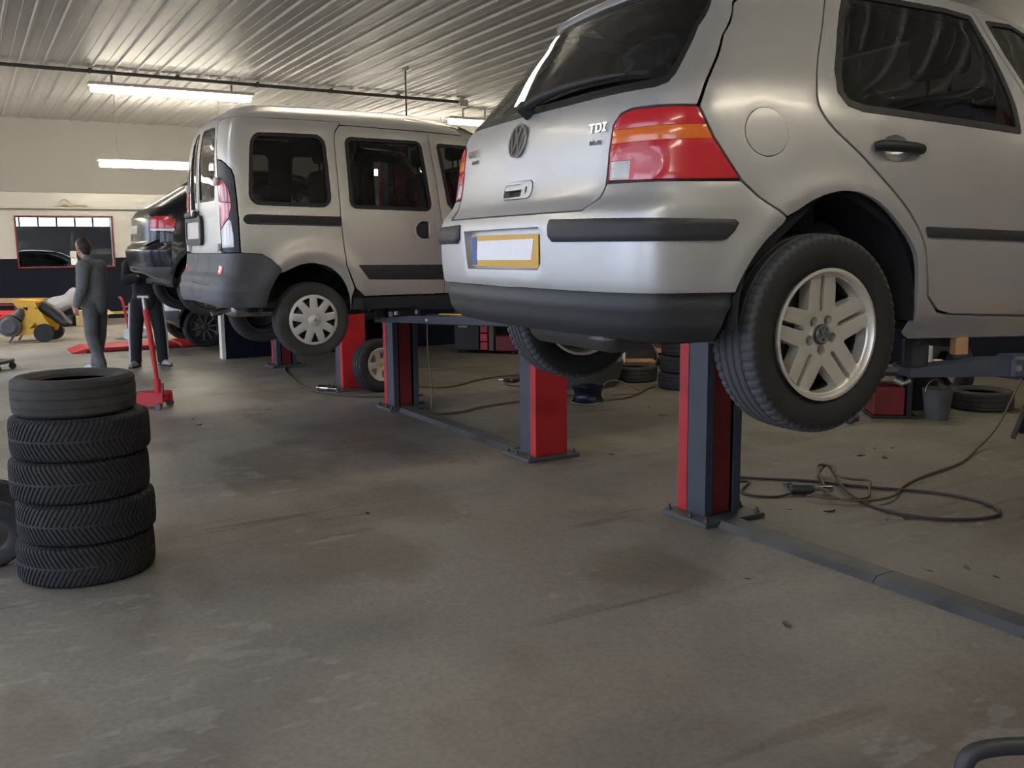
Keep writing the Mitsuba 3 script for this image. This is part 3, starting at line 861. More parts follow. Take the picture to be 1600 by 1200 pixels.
# badges and lettering
bm = golf.at(-1.150, .967, .001)
G.put('round_badge', vw_badge(.060, .002, .008), 'm_chrome', False, bm)
G.put('round_badge__disc', revolve([(0, .003), (.055, .003), (.058, 0)], 40), 'm_steel_dark', 30, bm)  # shading between the letters put into a darker disc colour
tm = meshkit.text_mesh('TDI', .026, .003, True)
w_ = np.array(tm.vertices)[:, 0].max()
G.put('model_lettering', moved(tm, np.diag([.086 / w_, 1, 1, 1])), 'm_chrome', False, golf.at(-.722, .947, .002))
tm = meshkit.text_mesh('GOLF', .024, .003, True)
w_ = np.array(tm.vertices)[:, 0].max()
G.put('model_lettering_001', moved(tm, np.diag([.125 / w_, 1, 1, 1])), 'm_chrome', False, golf.at(-1.630, .947, .003))
tm = meshkit.text_mesh('Multi', .014, .001)
w_ = np.array(tm.vertices)[:, 0].max()
G.put('dealer_lettering', moved(tm, np.diag([.058 / w_, 1, 1, 1])), 'm_plastic_dark', False, golf.at(-.712, .909, .002))
G.put('dealer_lettering_001', moved(tm, np.diag([.075 / w_, 1, 1, 1])), 'm_plastic_dark', False, golf.at(-1.575, .918, .003))
# wiper
wp = golf.map(np.array([UC + .015, -1.06, -.95, -.84, -.72, -.60]), np.array([1.062, 1.085, 1.096, 1.10, 1.10, 1.096]), .030)
wb = golf.map(np.array([UC, -1.06, -.95, -.84, -.72, -.60, -.52]), np.array([1.098, 1.105, 1.112, 1.114, 1.113, 1.108, 1.104]), .014)
G.put('rear_wiper', tube(wp, np.array([.016, .014, .012, .010, .008, .006]), 10, resample=24) if False else tube(wp, np.array([.019, .016, .013, .011, .008, .006]), 10), 'm_black', 40)
G.put('rear_wiper__blade', tube(wb, .008, 8), 'm_black', 40)
pv = golf.at(UC + .015, 1.062, 0)
G.put('rear_wiper__pivot_cap', revolve([(0, .052), (.016, .050), (.024, .035), (.027, .0)], 24), 'm_black', 40, pv)
# sides: quarter panel with the sill, doors, glass (the right side is cut, the left is its mirror image)
DG = curve([(.590, .532), (.545, .640), (.453, .736), (.363, .809), (.266, .885), (.176, .954), (.139, 1.013), (.153, 1.084), (.253, 1.240), (.367, 1.398)], 50)
quarter = [(.012, 1.483), (.075, 1.44), (.018, 1.360), (-.191, 1.235), (-.265, 1.125), (-.288, 1.081), (-.306, 1.026), (-.314, 1.0), (-.301, .974), (-.269, .913), (-.225, .853), (-.174, .789), (-.111, .742), (-.021, .695), (-.002, .684)] + ARF[1:] + [(.62, .278), (1.3, .252), (2.2, .252), (2.2, .325), (1.172, .330), (.757, .352), (.692, .366), (.617, .424)] + DG + [(.414, 1.472), (.40, 1.483)]
quarter = [(.075, 1.483)] + quarter[1:]
cap = ellipse(-.073, .929, .088, .071, 48)
G.skin('quarter_panel', quarter, 'm_silver', holes=(cap.buffer(.0022),), res=.02, mirror='quarter_panel_001')
G.skin('fuel_flap', cap, 'm_silver', off=.0002, res=.015, bevel=.0004)
rdoor = [(.424, 1.466)] + [(q[0] + .0085, q[1] + .004) for q in DG[::-1]] + [(.628, .428), (.697, .376), (.761, .362), (1.168, .340), (1.178, .34), (1.155, .9), (1.141, 1.110), (1.116, 1.269), (1.118, 1.462)]
win = rnd(Polygon([(.452, 1.414), (.352, 1.284), (.252, 1.137), (.228, 1.062), (.259, 1.020), (.320, 1.004), (.474, .997), (.771, .983), (1.062, .967), (1.069, 1.105), (1.085, 1.27), (1.088, 1.416), (.961, 1.434), (.617, 1.442), (.5, 1.442)]), .012)
pull = ellipse(.445, .897, .066, .042, 32)
G.skin('rear_door', rdoor, 'm_silver', holes=(win, pull), res=.02, mirror='rear_door_001')
G.skin('rear_door__window_seal', win.buffer(-.001), 'm_black', off=.001, thick=.01, holes=(win.buffer(-.024),), res=.02, mirror='rear_door_001__window_seal')
G.skin('rear_door__window', win.buffer(-.023), 'm_glass_black', off=-.003, thick=.003, res=.04, mirror='rear_door_001__window')
G.skin('rear_door__handle_scoop', pull.buffer(-.001), 'm_silver', off=lambda p: -.028 + .028 * np.clip(((p[:, 0] - .445) / .066)**2 + ((p[:, 1] - .897) / .042)**2, 0, 1), thick=.004, res=.008)
hp = golf.map(np.array([.345, .36, .40, .45, .50, .535, .548]), np.array([.900, .899, .897, .896, .895, .893, .892]), np.array([.004, .016, .024, .026, .024, .016, .004]))
G.put('rear_door__handle', tube(hp, np.array([.012, .0165, .0175, .0175, .0175, .0165, .012]), 12), 'm_black', 40)
G.skin('rear_door__rub_strip', rnd(Polygon([(.575, .653), (1.150, .6365), (1.158, .600), (.590, .6185)]), .006), 'm_plastic_dark', off=.010, thick=.012, res=.015, bevel=.004, mirror='rear_door_001__rub_strip')
fdoor = [(1.184, .34), (1.161, .9), (1.147, 1.110), (1.122, 1.269), (1.124, 1.455), (1.32, 1.440), (1.62, 1.27), (1.98, 1.06), (2.13, .98), (2.2, .7), (2.19, .335)]
fwin = rnd(Polygon([(1.155, 1.405), (1.30, 1.405), (1.56, 1.25), (1.93, 1.03), (1.92, .962), (1.178, .962), (1.172, 1.11), (1.15, 1.27)]), .012)
G.skin('front_door', fdoor, 'm_silver', holes=(fwin,), res=.03, mirror='front_door_001')
G.skin('front_door__window_seal', fwin.buffer(-.001), 'm_black', off=.001, thick=.01, holes=(fwin.buffer(-.02),), res=.03, mirror='front_door_001__window_seal')
G.skin('front_door__window', fwin.buffer(-.019), 'm_glass_dark', off=-.003, thick=.003, res=.05, mirror='front_door_001__window')
G.skin('front_door__rub_strip', [(1.176, .636), (2.15, .62), (2.15, .585), (1.18, .600)], 'm_plastic_dark', off=.010, thick=.012, res=.02, mirror='front_door_001__rub_strip')
fa = ellipse(2.71, .385, .38, .38)
G.skin('front_wing', Polygon([(2.206, .335), (2.206, .7), (2.137, .98), (2.5, .93), (2.9, .86), (3.2, .76), (3.3, .6), (3.3, .28), (2.2, .28)]).difference(fa), 'm_silver', res=.04, mirror='front_wing_001')
G.lid('roof', rnd(Polygon([(-.12, -.43), (.05, -.53), (.3, -.57), (1.16, -.57), (1.16, .57), (.3, .57), (.05, .53), (-.12, .43)]), .02), 'm_silver', 1.0)
G.lid('bonnet', sbox(1.98, -.72, 3.1, .72), 'm_silver', .5)
G.lid('windscreen', sbox(1.2, -.6, 1.94, .6), 'm_glass', .8)
# dark inner shell behind the panel gaps, open at the windows
inner = Polygon([(UC, .33), (-.3, .33), (-.12, .52), (.2, .77), (.5, .62), (.62, .29), (2.2, .27), (2.2, .97), (1.9, 1.0), (1.6, 1.22), (1.3, 1.38), (1.0, 1.44), (.3, 1.44), (-.1, 1.47), (UC, 1.47)])
inner = inner.difference(unary_union([win.buffer(-.02), fwin.buffer(-.016), Polygon(glass).buffer(-.028).union(sbox(UC - .01, 1.09, UC + .05, 1.43))]))
G.skin('inner_shell', inner, 'm_black_matte', off=-.035, thick=.003, res=.05, mirror='inner_shell_001')
G.put('bulkhead', bx(1.95, 2.0, -.75, .75, .3, 1.0), 'm_black_matte')
under(G, -.55, 3.0, .70, .30)
seats(G, (.12, 1.02), .62)
arch_liner(G, 'wheel_arch_liner', 0, .385, .372)
arch_liner(G, 'front_arch_liner', 2.51, .385, .372)
gm = tyre_mesh(.317, .200, .205, 4, 64, n=320, depth=.010)
gr = np.hypot(gm[0][:, 0], gm[0][:, 1])
GT = mikit.ply(gm, 'm_rubber_two_tone', True, color=np.where((gr > .298)[:, None], [.062, .064, .070], [.019, .018, .017]))  # tread paler and bluish: door light and dust put into the colour
GT2 = mikit.ply(tyre_mesh(.317, .195, .205, 4, 0, n=120), 'm_rubber', 35)
alloy_wheel(G, 'wheel', -1, (0, -.735, .317), .317, .195, .2075, 3, tyre_ply=GT)
alloy_wheel(G, 'wheel_001', 1, (0, .735, .317), .317, .195, .2075, 20, badge=False, tyre_ply=GT)
alloy_wheel(G, 'wheel_002', -1, (2.51, -.735, .317), .317, .195, .2075, 11, badge=False, tyre_ply=GT2)
alloy_wheel(G, 'wheel_003', 1, (2.51, .735, .317), .317, .195, .2075, 40, badge=False, tyre_ply=GT2)
# what hangs below: axle beam, springs, silencer, tail pipe
G.put('rear_axle', cat(cyl((0, -.66, .33), (0, .66, .33), .035, 16), bx(-.02, .5, -.56, -.50, .33, .40, .015), bx(-.02, .5, .50, .56, .33, .40, .015), cyl((.0, -.64, .317), (.0, -.70, .317), .09, 24), cyl((.0, .64, .317), (.0, .70, .317), .09, 24)), 'm_steel_dark', 30)
for q, y in enumerate((-.5, .5)):
    a = np.linspace(0, 8 * np.pi, 90)
    G.put(num('spring', q), tube(np.stack([.02 + .05 * np.cos(a), y + .05 * np.sin(a), .36 + .2 * a / a[-1]], 1), .007, 6), 'm_black')
G.put('silencer', rbx(-.56, -.33, -.42, .16, .245, .385, .06), 'm_steel_dark', 40)
G.put('silencer__tail_pipe', tube([(-.40, .12, .33), (-.40, .20, .33), (-.42, .26, .328), (-.47, .29, .322), (-.53, .295, .318)], .027, 16), 'm_steel', 40)
G.put('towing_eye', tube([(-.60 + .03 * math.sin(t), -.46 + .05 * math.cos(t), .312) for t in np.linspace(0, 6.1, 18)], .009, 8), 'm_steel', 40)
tag('hatchback', 'silver five-door hatchback raised on the nearest lift, yellow rear plate under an added white card', 'car')
# ---------------------------------------------------------------- silver van on the middle lift
kan = Body(W=[(.3, .78), (.42, .80), (.55, .825), (.8, .835), (1.08, .825), (1.2, .805), (1.45, .76), (1.65, .72), (1.78, .695), (1.9, .66), (1.95, .62)],
           R0=[(.3, -.55), (.38, -.655), (.45, -.69), (.6, -.69), (.66, -.65), (.78, -.63), (1.2, -.622), (1.5, -.61), (1.7, -.58), (1.8, -.55), (1.87, -.5), (1.93, -.4)],
           K=[(.3, .1), (.55, .06), (.8, .06), (1.2, .07), (1.7, .08), (1.9, .12)], crown=(.03, .03), taper=(.04, .2, .03, 1.3),
           top=[(-.7, 1.90), (-.3, 1.925), (.3, 1.93), (.8, 1.925), (1.1, 1.90), (1.35, 1.86), (1.7, 1.70), (2.1, 1.42), (2.45, 1.16), (2.9, 1.02), (3.2, .85)], front=3.3, ktop=.07, topc=.05,
           flares=((0, .40, .40, .075, .022), (2.6, .40, .40, .075, .022)))
V = Car('van', kan, (2.303, 7.756, .793), .04)
UC = kan.uc
arch = [(-.062, .655), (-.010, .669), (.08, .706), (.169, .722), (.25, .713), (.318, .691), (.424, .601), (.489, .450), (.499, .390), (.50, .355)]
arch = curve(arch[:-1], 40) + arch[-1:]
gapr = [(-.612, .805), (-.615, .924), (-.634, 1.165), (-.664, 1.373), (-.70, 1.54), (-.76, 1.70), (-.80, 1.775)]
housing = [(-.604, .806), (-.608, .924), (-.629, 1.165), (-.658, 1.373), (-.668, 1.492), (-.560, 1.474), (-.483, 1.446), (-.42, 1.403), (-.396, 1.352), (-.368, 1.18), (-.354, 1.058), (-.346, .806)]
quarter = [(-.340, .806), (-.206, .794), (-.138, .757), (-.058, .684)] + arch + [(.5, .452), (.517, .524), (.450, .703), (.427, 1.04), (.434, 1.634), (.446, 1.712), (.488, 1.768), (.495, 1.775), (.495, 1.79), (-.81, 1.79), (-.80, 1.775), (-.755, 1.70), (-.695, 1.54), (-.676, 1.50), (-.560, 1.482), (-.478, 1.452), (-.413, 1.407), (-.390, 1.352), (-.362, 1.18), (-.348, 1.058)]
win1 = rnd(Polygon([(-.306, 1.577), (-.302, 1.683), (.362, 1.688), (.366, 1.640), (.370, 1.225), (.370, 1.134), (-.292, 1.150), (-.298, 1.312)]), .085)
V.skin('quarter_panel', quarter, 'm_silver_van', holes=(win1,), res=.03, mirror='quarter_panel_001')
slide = [(.439, 1.634), (.452, 1.708), (.493, 1.761), (.60, 1.763), (1.231, 1.748), (1.262, 1.349), (1.297, .765), (1.296, .459), (.602, .46), (.53, .527), (.459, .703), (.434, 1.04)]
win2 = rnd(Polygon([(.520, 1.638), (.523, 1.682), (1.150, 1.676), (1.171, 1.625), (1.205, 1.179), (1.195, 1.115), (.525, 1.131), (.512, 1.177)]), .055)
pull = unary_union([ellipse(1.125, .969, .085, .082, 36), rrect(1.125, .893, 1.215, 1.045, .03)])
V.skin('sliding_door', slide, 'm_silver_van', holes=(win2, pull), res=.03, mirror='sliding_door_001')
fd = [(1.237, 1.748), (1.268, 1.349), (1.303, .765), (1.302, .459), (2.10, .45), (2.18, .8), (2.16, 1.14), (1.95, 1.43), (1.72, 1.66), (1.56, 1.735)]
win3 = rnd(Polygon([(1.300, 1.637), (1.315, 1.665), (1.60, 1.655), (1.80, 1.48), (2.03, 1.20), (2.0, 1.14), (1.43, 1.112), (1.40, 1.112), (1.345, 1.178)]), .02)
V.skin('front_door', fd, 'm_silver_van', holes=(win3,), res=.03, mirror='front_door_001')
for nm, w in (('quarter_panel', win1), ('sliding_door', win2), ('front_door', win3)):
    V.skin(nm + '__window_seal', w.buffer(-.001), 'm_black', off=.002, thick=.01, holes=(w.buffer(-.030),), res=.03, mirror=nm + '_001__window_seal')
    V.skin(nm + '__window', w.buffer(-.029), 'm_glass_dark', off=-.002, thick=.003, res=.06, mirror=nm + '_001__window')
V.skin('sliding_door__handle_recess', pull.buffer(-.002), 'm_plastic_dark', off=-.03, thick=.003, res=.03)
V.skin('sliding_door__handle_bar', rrect(1.165, .905, 1.195, 1.033, .01), 'm_silver_van', off=.008, thick=.02, res=.012)
V.skin('sliding_door__handle_rim', pull.buffer(.004), 'm_silver_van', off=.004, thick=.02, holes=(pull.buffer(-.012).difference(sbox(1.19, .8, 1.3, 1.1)),), res=.012)
V.skin('sliding_door__lower_moulding', rnd(Polygon([(.552, .701), (1.293, .692), (1.293, .572), (.640, .588)]), .006), 'm_plastic_dark', off=.012, thick=.014, res=.02, bevel=.005, mirror='sliding_door_001__lower_moulding')
V.skin('front_door__lower_moulding', [(1.306, .692), (2.08, .682), (2.08, .562), (1.306, .572)], 'm_plastic_dark', off=.012, thick=.014, res=.02, mirror='front_door_001__lower_moulding')
V.skin('slide_rail', unary_union([LineString([(-.288, 1.046), (.36, 1.033)]).buffer(.036, 10), Polygon([(.3, 1.070), (.430, 1.069), (.428, .995), (.3, .998)])]), 'm_black', off=.006, thick=.008, res=.02, mirror='slide_rail_001')
V.skin('slide_rail__lower_lip', [(-.28, 1.022), (.428, 1.002), (.428, .996), (-.28, 1.016)], 'm_plastic_grey', off=.014, thick=.01, res=.03)
V.skin('sill', [(.505, .355), (.52, .444), (1.30, .445), (2.1, .442), (2.1, .345)], 'm_plastic_dark', off=-.002, thick=.02, res=.04, mirror='sill_001')
V.skin('front_wing', Polygon([(2.108, .35), (2.187, .8), (2.168, 1.14), (2.4, 1.10), (3.0, .95), (3.3, .75), (3.3, .35)]).difference(ellipse(2.8, .37, .37, .37)), 'm_silver_van', res=.05, mirror='front_wing_001')
# rear: two unequal doors, tall tail lamp housings, deep grey bumper
DU = -1.312
dr_ = [(DU + .003, .803)] + [(u - .006, z) for u, z in gapr] + [(-.83, 1.815), (DU + .003, 1.83)]
rg = rnd(Polygon([(-1.245, 1.20), (-.780, 1.195), (-.760, 1.21), (-.742, 1.40), (-.775, 1.60), (-.845, 1.735), (-.90, 1.752), (-1.235, 1.76)]), .03)
V.skin('rear_door', dr_, 'm_silver_van', holes=(rg,), res=.03)
lg_r = [(2 * UC - u, z) for u, z in gapr]
dl_ = [(DU - .003, .803), (DU - .003, 1.83), (2 * UC + .83, 1.815)] + [(u + .006, z) for u, z in lg_r[::-1]]
lg = rnd(Polygon([(-1.36, 1.20), (-1.36, 1.755), (-1.43, 1.752), (-1.50, 1.72), (-1.56, 1.45), (-1.55, 1.21)]), .03)
V.skin('rear_door_001', dl_, 'm_silver_van', holes=(lg,), res=.03)
for nm, w in (('rear_door', rg), ('rear_door_001', lg)):
    V.skin(nm + '__window_seal', w.buffer(-.001), 'm_black', off=.002, thick=.01, holes=(w.buffer(-.018),), res=.03)
    V.skin(nm + '__window', w.buffer(-.017), 'm_glass', off=-.001, thick=.003, res=.06)
for q, z in enumerate((.845, 1.33)):
    V.put(num('rear_door__hinge', q), rbx(-.035, .035, -.028, .028, .0, .028, .008), 'm_offwhite', 30, kan.at(-.632 - .02 * q, z, .001))
    V.put(num('rear_door_001__hinge', q), rbx(-.035, .035, -.028, .028, .0, .028, .008), 'm_offwhite', 30, kan.at(2 * UC + .632 + .02 * q, z, .001))
pm = kan.at(-1.45, .985, .004)
V.put('registration_plate', plate(rrect(-.27, -.075, .27, .075, .01), .05, lambda x, y: .012 + 0 * x, .012), 'm_lamp_clear', 30, pm)
V.put('registration_plate__surround', extrude(rrect(-.31, -.12, .33, .115, .06).difference(rrect(-.262, -.068, .262, .068, .01)), 0, .020), 'm_plastic_dark', False, pm)
V.put('registration_plate__light_bar', rbx(-.2, .2, .10, .15, 0, .045, .015), 'm_plastic_dark', 30, pm)
V.put('door_latch', rbx(-.035, .035, -.03, .03, 0, .05, .012), 'm_chrome', 30, kan.at(-1.33, 1.12, .001))
wpr = kan.map(np.array([-1.33, -1.36, -1.39, -1.41]), np.array([1.13, 1.30, 1.50, 1.66]), np.array([.03, .03, .022, .016]))
V.put('rear_wiper', tube(wpr, np.array([.018, .012, .009, .006]), 8), 'm_black', 40)
V.skin('model_lettering', unary_union([sbox(-.80 + q * .022, .838, -.785 + q * .022, .858) for q in range(4)]), 'm_plastic_grey', off=.002, thick=.002, res=.02)
lamps = Polygon(housing)
for sfx, fn in (('', lambda p: p), ('_001', lambda p: shapely.affinity.scale(p, -1, 1, origin=(UC, 0)))):
    t = 'tail_lamp' + sfx
    V.skin(t, fn(lamps.buffer(-.003)), 'm_plastic_dark', off=.0, thick=.03, res=.03)
    red = rnd(Polygon([(-.586, .980), (-.435, 1.055), (-.405, 1.13), (-.412, 1.20), (-.440, 1.275), (-.505, 1.325), (-.625, 1.345), (-.622, 1.165)]), .008)
    cutl = LineString([(-.75, 1.195), (-.35, 1.16)]).buffer(.004)
    parts = sorted(polygons(red.difference(cutl)), key=lambda g: -g.centroid.y)
    V.skin(t + '__upper_red_lens', fn(parts[0]), 'm_lamp_deep', off=.006, thick=.012, res=.02)
    V.skin(t + '__lower_red_lens', fn(parts[1]), 'm_lamp_pink', off=.006, thick=.012, res=.02)
    V.skin(t + '__clear_lens', fn(rnd(Polygon([(-.580, .972), (-.43, 1.046), (-.405, 1.03), (-.386, .934), (-.384, .846), (-.572, .840)]), .006)), 'm_lamp_clear', off=.006, thick=.012, res=.02)
bump = [(UC, .799), (-.606, .799), (-.345, .801), (-.206, .789), (-.140, .753), (-.060, .677), (-.118, .600), (-.163, .525), (-.195, .44), (-.206, .404), (-.344, .409), (-.433, .418), (-.85, .43), (UC, .435)]
V.skin('rear_bumper', Polygon(both(bump)), 'm_plastic_grey', off=lambda p: .012 + .016 * smooth_np(.56, .54, p[:, 1]) * smooth_np(-.17, -.3, p[:, 0]), thick=.05, res=.022, bevel=.004)
V.skin('rear_bumper__reflector', rrect(-.600, .640, -.510, .706, .01), 'm_lamp_red', off=.018, thick=.01, res=.02, mirror='rear_bumper__reflector_001')
V.skin('rear_bumper__step_seam', LineString([(-1.30, .795), (-1.325, .72), (-1.29, .575), (-1.0, .566), (-.72, .566)]).buffer(.0035), 'm_black', off=.0145, thick=.004, res=.02)
V.lid('roof', sbox(-.46, -.66, 1.34, .66), 'm_silver_van', 1.2)
V.skin('roof_edge', [(-.70, 1.794), (.498, 1.794), (.505, 1.772), (1.24, 1.757), (1.55, 1.742), (1.50, 1.79), (1.30, 1.835), (1.0, 1.875), (.3, 1.888), (-.25, 1.884), (-.55, 1.87), (-.70, 1.85)], 'm_silver_van', off=-.001, thick=.02, res=.03, mirror='roof_edge_001')
V.skin('roof_edge__rear_header', Polygon(both([(UC, 1.834), (-.84, 1.834), (-.82, 1.80), (-.70, 1.797), (-.70, 1.85), (UC, 1.872)])), 'm_silver_van', off=-.002, thick=.02, res=.03)
V.lid('windscreen', sbox(1.36, -.6, 2.3, .6), 'm_glass', .8)
V.lid('bonnet', sbox(2.36, -.7, 3.12, .7), 'm_silver_van', .5)
inner = Polygon([(UC, .45), (-.3, .45), (-.12, .6), (.17, .735), (.45, .6), (.53, .40), (2.2, .37), (2.2, 1.1), (1.9, 1.4), (1.6, 1.68), (1.2, 1.76), (-.3, 1.80), (UC, 1.80)]).difference(unary_union([win1.buffer(-.025), win2.buffer(-.025), win3.buffer(-.02), rg.buffer(-.014)]))
V.skin('inner_shell', inner, 'm_black_matte', off=-.035, thick=.003, res=.06, mirror='inner_shell_001')
V.put('bulkhead', bx(2.3, 2.34, -.74, .74, .3, 1.1), 'm_black_matte')
under(V, -.5, 3.0, .70, .36)
seats(V, (.50, 1.45), .95)
for q, (x, y, w, hh, m) in enumerate(((-.3, -.42, .16, .34, 'm_offwhite'), (-.05, -.3, .2, .26, 'm_green_grey'), (.12, -.5, .12, .3, 'm_red_dark'))):
    pass
arch_liner(V, 'wheel_arch_liner', 0, .375, .40, .82, .42)
arch_liner(V, 'front_arch_liner', 2.6, .375, .40, .82, .42)
VT = mikit.ply(tyre_mesh(.2875, .175, .188, 3, 0, n=140), 'm_rubber_dusty', 35)
for q, (x, s) in enumerate(((0, -1), (0, 1), (2.6, -1), (2.6, 1))):
    plain_wheel(V, num('wheel', q), s, (x, s * .70, .29), .165, .186, VT, cover='m_trim_silver' if s < 0 else None, turn=0, spokes=9)
V.put('rear_axle', cat(cyl((0, -.62, .30), (0, .62, .30), .04, 14), bx(.0, .55, -.52, -.44, .32, .42, .015), bx(.0, .55, .44, .52, .32, .42, .015)), 'm_steel_dark', 30)
V.put('silencer', rbx(-.5, -.1, -.30, .05, .30, .45, .05), 'm_steel', 40)
V.put('silencer__tail_pipe', tube([(-.48, -.2, .36), (-.58, -.22, .35), (-.64, -.22, .33)], .022, 12), 'm_steel', 40)
V.put('spare_wheel_cradle', rbx(-.45, .1, .12, .5, .30, .46, .05), 'm_black', 40)
tag('van', 'silver van with grey bumper and tall tail lamps raised on the middle lift', 'van')

# ---------------------------------------------------------------- black crossover on the farthest lift, white crossover behind it
suv = Body(W=[(.3, .80), (.45, .88), (.6, .91), (.9, .92), (1.1, .905), (1.2, .87), (1.4, .78), (1.6, .66), (1.68, .6)],
           R0=[(.3, -.40), (.42, -.58), (.55, -.69), (.75, -.72), (.79, -.69), (.83, -.655), (.95, -.65), (1.1, -.635), (1.19, -.58), (1.24, -.49), (1.55, .02), (1.65, .17)],
           K=[(.3, .2), (.8, .2), (1.2, .2), (1.6, .15)], crown=(.10, .05), taper=(.05, .2, .03, 1.3),
           top=[(-.8, 1.25), (-.5, 1.45), (0, 1.62), (.6, 1.68), (1.2, 1.64), (1.7, 1.42), (2.2, 1.12), (2.8, 1.0), (3.2, .85)], front=3.4,
           flares=((0, .38, .42, .06, .015), (2.65, .38, .42, .06, .015)))
UC = suv.uc
arch_s = [(u_, z_) for u_, z_ in zip(.2 + .41 * np.cos(np.linspace(np.pi * .98, .02, 18)), .38 + .41 * np.sin(np.linspace(np.pi * .98, .02, 18)))]


def crossover(n, org, rz, paint, label, wheel_turn, grey):
    C = Car(n, suv, org, rz)
    lampS = rnd(Polygon([(-.500, .957), (-.490, 1.082), (-.435, 1.117), (-.316, 1.110), (-.222, 1.108), (-.135, 1.064), (-.163, .944), (-.306, .950)]), .01)
    cut = [sbox(-.5, .90, -.1, .98)]
    C.skin('tail_lamp', lampS.difference(cut[0]), 'm_lamp_red', off=.003, thick=.02, res=.02, mirror='tail_lamp_001')
    C.skin('tail_lamp__clear_strip', lampS.intersection(sbox(-.5, .90, -.1, .977)), 'm_lamp_clear', off=.002, thick=.02, res=.02)
    hatch = Polygon(both([(UC, .80), (-.62, .80), (-.345, .86), (-.335, .94), (-.36, 1.12), (-.42, 1.18), (-.44, 1.215), (UC, 1.22)]))
    C.skin('tailgate', hatch.difference(lampS.buffer(.004)), paint, res=.03)
    rw = rnd(Polygon([(-.50, -.60), (-.50, .60), (.0, .52), (.0, -.52)]), .06)
    C.lid('tailgate__window_frame', Polygon([(-.565, -.70), (-.565, .70), (-.30, .69), (.08, .60), (.08, -.60), (-.30, -.69)]), paint, 1.12, holes=(rw,), res=.03)
    C.lid('rear_window', rw.buffer(-.002), 'm_glass_dark', 1.12, off=-.003, thick=.003)
    C.lid('spoiler', rnd(Polygon([(.02, -.58), (.02, .58), (.16, .58), (.16, -.58)]), .04), paint, 1.2, off=.018, thick=.03, res=.03)
    C.skin('plate_panel', Polygon([(UC + .20, .93), (UC + .20, 1.02), (UC - .28, 1.02), (UC - .28, .93)]), 'm_steel', off=.006, thick=.01, res=.05)
    qp = Polygon([(-.315, .79), (-.20, .80), (-.20, .42)] + arch_s[1:] + [(.62, .30), (2.3, .30), (2.35, .95), (1.95, 1.16), (1.55, 1.42), (1.2, 1.56), (.5, 1.60), (.33, 1.58), (.15, 1.46), (.03, 1.37), (-.29, 1.25), (-.415, 1.18), (-.35, 1.12), (-.325, .94), (-.335, .86)]).difference(lampS.buffer(.004))
    sw = rnd(Polygon([(.02, 1.20), (.15, 1.36), (.45, 1.50), (1.2, 1.49), (1.6, 1.30), (1.85, 1.12), (.5, 1.14)]), .02)
    C.skin('quarter_panel', qp, paint, holes=(sw,), res=.03, mirror='quarter_panel_001')
    C.skin('quarter_panel__window', sw.buffer(-.002), 'm_glass_dark', off=-.002, thick=.003, res=.06, mirror='quarter_panel_001__window')
    bmp = Polygon(both([(UC, .794), (-.62, .794), (-.32, .783), (-.206, .79), (-.206, .42), (-.24, .40), (-.5, .44), (-.8, .52), (UC, .54)]))
    up = bmp.intersection(sbox(-3, .62 if grey else .565, 0, 1))
    C.skin('bumper', up, paint, off=.006, thick=.03, res=.03)
    C.skin('bumper__lower_valance', bmp.difference(up.buffer(.002)), grey or 'm_plastic_grey', off=.002, thick=.03, res=.03)
    C.skin('bumper__skid_edge', Polygon([(UC - .4, .505), (UC - .4, .53), (-.8, .515), (-.5, .44), (-.26, .402), (-.26, .384), (-.5, .418), (-.8, .495)]), 'm_steel', off=.012, thick=.02, res=.03)
    C.skin('bumper__crease', Polygon([(-.62, .70), (-.62, .712), (-.24, .70), (-.24, .69)]), paint, off=.012, thick=.01, res=.03)
    ringo = Polygon([(.2 + .445 * math.cos(t), .38 + .445 * math.sin(t)) for t in np.linspace(2.9, .05, 24)] + [(.2 + .405 * math.cos(t), .38 + .405 * math.sin(t)) for t in np.linspace(.05, 2.9, 24)])
    C.skin('arch_trim', ringo, 'm_plastic_dark', off=.012, thick=.02, res=.02, mirror='arch_trim_001')
    C.lid('roof', sbox(.09, -.60, 1.2, .60), paint, 1.0)
    C.lid('windscreen', sbox(1.25, -.62, 2.05, .62), 'm_glass_dark', .8)
    C.lid('bonnet', sbox(2.1, -.75, 3.2, .75), paint, .5)
    C.skin('front_wing', Polygon([(2.306, .30), (2.356, .95), (2.6, .98), (3.2, .9), (3.4, .7), (3.4, .30)]).difference(ellipse(2.85, .38, .42, .42)), paint, res=.06, mirror='front_wing_001')
    C.skin('inner_shell', Polygon([(UC, .5), (-.24, .5), (0, .75), (.2, .84), (.45, .75), (.62, .4), (2.2, .4), (2.2, 1.1), (1.8, 1.25), (1.2, 1.52), (.4, 1.54), (.2, 1.2), (UC, 1.18)]).difference(unary_union([sw.buffer(-.02), sbox(-3, 1.2, .35, 1.7)])), 'm_black_matte', off=-.04, thick=.003, res=.07, mirror='inner_shell_001')
    under(C, -.4, 3.1, .75, .34)
    seats(C, (.35, 1.2), .70)
    arch_liner(C, 'wheel_arch_liner', 0, .38, .40, .86, .45)
    arch_liner(C, 'front_arch_liner', 2.65, .38, .40, .86, .45)
    for q, (x, s) in enumerate(((0, -1), (0, 1), (2.65, -1), (2.65, 1))):
        k = num('wheel', q)
        plain_wheel(C, k, s, (x, s * .77, .335), .215, .235, ST, turn=wheel_turn)
        M = C.M @ side_M(s, (x, s * .77, .335), wheel_turn)
        for a in range(10):
            an = a * 36
            add(num(C.key(k) + '__spoke', a), hullpts([(r * math.cos(math.radians(an + d)), r * math.sin(math.radians(an + d)), z) for r, d, z in ((.045, -14, .085), (.045, 14, .085), (.215, -4.2, .098), (.215, 4.2, .098), (.045, 10, .06), (.045, -10, .06), (.215, 3, .075), (.215, -3, .075))]), 'm_steel', False, M)
